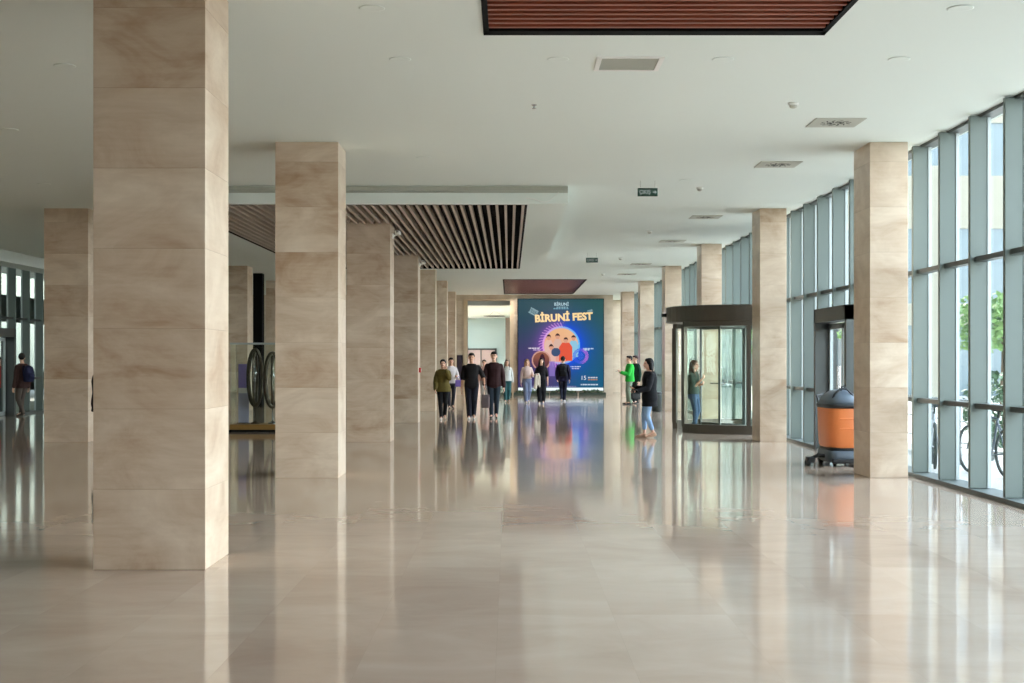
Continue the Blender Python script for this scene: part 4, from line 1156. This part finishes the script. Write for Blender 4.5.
def tree(label, x, y, h_, r, mat, seed, trunk=0.12):
    rr = random.Random(seed)
    t = thing('tree', label, 'tree', (x, y, -0.03))
    b = MB(); b.tube([(0,0,0),(0.05,0.02,h_*0.35),(0.0,-0.03,h_*0.7)], [trunk, trunk*0.75, trunk*0.35], 10)
    for k in range(5):
        a = k*1.26; b.tube([(0.02,0,h_*(0.35+0.05*k)),(r*0.5*math.cos(a), r*0.5*math.sin(a), h_*(0.55+0.06*k))], [trunk*0.4, trunk*0.12], 6)
    b.build('trunk', M['bark'], t, True)
    f = MB()
    for k in range(6):
        a = k*1.05; leafy(f, (r*0.45*math.cos(a), r*0.45*math.sin(a), h_*(0.62+0.05*(k % 3))), (r*0.62, r*0.62, h_*0.22), 260, 0.16, rr)
    f.build('foliage', mat, t)
tree('light green tree outside, seen through the revolving door', 9.6, 47.0, 4.6, 1.9, M['leaf_light'], 1)
tree('light green tree outside, farther down beyond the revolving door', 11.0, 60.0, 5.4, 2.2, M['leaf_light'], 2)
tree('green tree on the forecourt before the office building', 17.0, 47.0, 4.4, 1.7, M['leaf_light'], 4)
for i, (x_, y_, lab) in enumerate(((8.6, 24.2, 'rounded dark green shrub outside behind the bicycles'), (7.6, 38.2, 'low shrub outside behind the revolving door, nearer one'), (8.3, 41.8, 'low shrub outside behind the revolving door, farther one'))):
    t = thing('shrub', lab, 'shrub', (x_, y_, -0.03))
    f = MB(); leafy(f, (0,0,0.75 if i == 0 else 0.55), (0.6,0.6,0.7 if i == 0 else 0.55), 900, 0.07, random.Random(20+i)); f.build('foliage', M['leaf'] if i == 0 else M['leaf_light'], t)
    b = MB(); b.tube([(0,0,0),(0,0,0.6)],0.03,8)
    for k in range(4): b.tube([(0,0,0.2),(0.3*math.cos(k*1.6),0.3*math.sin(k*1.6),0.8)],0.012,6)
    b.build('stem', M['bark'], t)

def bicycle(label, x, y, rz, rgb):
    t = thing('bicycle', label, 'bicycle', (x, y, -0.03), rz, group='bicycles parked outside the windows')
    fm = plain('bike_paint_%d%d%d' % rgb, lin(*rgb), 0.35)
    rw = 0.33
    for xx in (-0.52, 0.52):
        pts = [(xx+rw*math.cos(2*PI*k/32), 0, 0.35+rw*math.sin(2*PI*k/32)) for k in range(32)]
        w_ = MB().tube(pts, 0.022, 8, closed=True).build('wheel', M['rubber'], t, True)
        s = MB()
        for k in range(14):
            a = 2*PI*k/14; s.tube([(xx,0,0.35),(xx+rw*math.cos(a),0,0.35+rw*math.sin(a))],0.003,4)
        s.build('spokes', M['chrome'], w_)
    bb, seat, head, fk = (-0.08,0,0.30), (-0.24,0,0.82), (0.36,0,0.84), (0.40,0,0.70)
    b = MB()
    for a, c_ in ((bb,seat),(seat,head),(bb,fk),(head,fk)): b.tube([a,c_],0.018,8)
    for s in (-0.05,0.05):
        b.tube([bb,(-0.52,s,0.35)],0.011,6); b.tube([(-0.22,0,0.78),(-0.52,s,0.35)],0.010,6); b.tube([fk,(0.52,s,0.35)],0.013,6)
    b.build('frame', fm, t, True)
    b = MB(); b.tube([head,(0.35,0,0.98)],0.014,8); b.tube([(0.22,-0.28,1.0),(0.35,-0.2,1.0),(0.37,0,0.98),(0.35,0.2,1.0),(0.22,0.28,1.0)],0.013,8); b.build('handlebar', M['chrome'], t, True)
    b = MB(); b.tube([seat,(-0.26,0,0.92)],0.012,8); b.ell((-0.25,0,0.94),(0.14,0.07,0.03)); b.build('saddle', M['black'], t, True)
    b = MB(); b.lathe([(0.02,-0.01),(0.09,-0.008),(0.09,0.008),(0.02,0.01)], n=20)
    cr = b.build('crankset', M['chrome'], t); cr.location = bb; cr.rotation_euler = (R(90),0,0)
for i, (x_, y_, rz, rgb) in enumerate(((6.55,17.6,R(70),(120,130,140)),(6.75,19.2,R(100),(60,70,84)),(6.5,20.9,R(75),(160,164,168)))):
    bicycle(['bicycle parked outside the window, nearest of the three', 'bicycle parked outside the window, middle of the three', 'bicycle parked outside the window, farthest of the three'][i], x_, y_, rz, rgb)
t = thing('railing', 'pale steel handrail outside the first window bay, behind the bicycles', 'railing', (7.0, 22.4, -0.03))
b = MB(); b.tube([(0,-2.6,1.0),(0,2.6,1.0)],0.025,8)
b.build('handrail', M['chrome'], t, True)
for yy in (-2.5,-1.25,0,1.25,2.5): MB().tube([(0,yy,0),(0,yy,1.0)],0.02,8).build('baluster', M['chrome'], t, True)
b = MB(); b.tube([(0,-2.5,0.35),(0,2.5,0.35)],0.012,6); b.tube([(0,-2.5,0.68),(0,2.5,0.68)],0.012,6); b.build('mid_rail', M['chrome'], t, True)

# ------------------------------------------------------------------ light
wd = bpy.data.worlds.new('sky'); SC.world = wd; wd.use_nodes = True
nt = wd.node_tree; bg = nt.nodes['Background']
tc = N(nt, 'ShaderNodeTexCoord'); sp_ = N(nt, 'ShaderNodeSeparateXYZ'); L(nt, tc.outputs['Generated'], sp_.inputs[0])
cr = N(nt, 'ShaderNodeValToRGB'); e = cr.color_ramp.elements
e[0].position = 0.0; e[0].color = (0.93,0.98,1.0,1); e[1].position = 0.6; e[1].color = (0.68,0.82,1.0,1)
L(nt, sp_.outputs['Z'], cr.inputs[0])
ns = N(nt, 'ShaderNodeTexNoise'); setin(ns, 'Scale', 2.2); setin(ns, 'Detail', 4.0); L(nt, tc.outputs['Generated'], ns.inputs['Vector'])
bank = mathn(nt, 'ADD', mathn(nt, 'MULTIPLY', mathn(nt, 'MAXIMUM', sp_.outputs['X'], 0.0), 4.4), 0.6)
bank = mathn(nt, 'MULTIPLY', bank, mathn(nt, 'ADD', mathn(nt, 'MULTIPLY', ns.outputs['Fac'], 0.5), 0.75))
sc_ = N(nt, 'ShaderNodeVectorMath', operation='SCALE'); L(nt, cr.outputs[0], sc_.inputs[0]); L(nt, bank, sc_.inputs['Scale'])
L(nt, sc_.outputs[0], bg.inputs['Color'])
SKY = 1.7; SUN = 6.0
bg.inputs['Strength'].default_value = SKY
sl = bpy.data.lights.new('sun', 'SUN'); sl.energy = SUN; sl.angle = R(1.0); sl.color = (1.0,0.95,0.88)
so = bpy.data.objects.new('sun', sl); COL.objects.link(so)
so.rotation_euler = Vector((0.16, -0.68, -0.72)).to_track_quat('-Z', 'Y').to_euler()   # along the facade from beyond the far end: falls outside only

def ceiling_lamp(name, label, x, y, z, sx_, sy_, power, col=(1,0.95,0.88)):
    t = thing(name, label, 'ceiling light', (x, y, z))
    MB().bbox(-sx_/2-0.03, sx_/2+0.03, -sy_/2-0.03, sy_/2+0.03, -0.002, -0.0005, 0.0004, 1).build('housing', M['white'], t)
    MB().box(-sx_/2, sx_/2, -sy_/2, sy_/2, -0.005, -0.0025).build('diffuser', emit('lamp_glow', tuple(col)+(1,), power), t)
    return t
for i, (x_, y_) in enumerate(((-4.2, 66), (2.0, 66), (-4.2, 72), (2.0, 72), (-4.4, 78))):  # lobby panels are added fill light, kept clear of the view through the opening
    ceiling_lamp('ceiling_light', 'added square fill light out of sight on the lobby ceiling beyond the opening, ' + ['left side, first','right side, first','left side, second','right side, second','left side, by the back wall'][i], x_, y_, 4.1, 1.2, 1.2, 46.0, (0.88,0.98,1.0))
t = thing('ceiling_light', 'added hidden fill light slot in the ceiling just before the screen', 'ceiling light', ((RX0+RX1)/2, 61.275, CEIL))
hw = (RX1-RX0)/2
b = MB(); b.box(-hw, hw, -0.125, 0.125, 0.12, 0.14); b.box(-hw, hw, -0.125, -0.12, 0.0, 0.12); b.box(-hw, hw, 0.12, 0.125, 0.0, 0.12)
b.build('housing', M['black'], t)
MB().box(-hw+0.01, hw-0.01, -0.115, 0.115, 0.06, 0.07).build('diffuser', emit('slot_fill_glow', (1,0.95,0.87,1), 30.0), t)  # added glow, hidden up in the slot, lifts the far wall
ceiling_lamp('ceiling_light', 'light panel on the ceiling in the alcove right of the screen', 5.5, 64.3, CEIL, 0.16, 1.6, 24.0, (1,0.94,0.84))

# ------------------------------------------------------------------ camera
cam = bpy.data.cameras.new('camera'); co = bpy.data.objects.new('camera', cam); COL.objects.link(co)
co.location = (0, 0, CAMH); co.rotation_euler = (R(90), 0, 0)
cam.sensor_fit = 'HORIZONTAL'; cam.sensor_width = 36.0; cam.lens = 1365/1024*36
cam.shift_x = 3/1024; cam.shift_y = 18.5/1024
cam.clip_end = 500
SC.camera = co

vs_ = SC.view_settings
vs_.view_transform = 'Standard'; vs_.look = 'None'; vs_.gamma = 1.0; vs_.exposure = EXPO
try: vs_.use_curve_mapping = False
except Exception: pass
cy = SC.cycles
cy.max_bounces = 14; cy.diffuse_bounces = 8; cy.glossy_bounces = 6; cy.transmission_bounces = 8; cy.transparent_max_bounces = 24
cy.caustics_reflective = False; cy.caustics_refractive = False
cy.sample_clamp_indirect = 8.0
cy.use_denoising = True
cy.use_adaptive_sampling = False
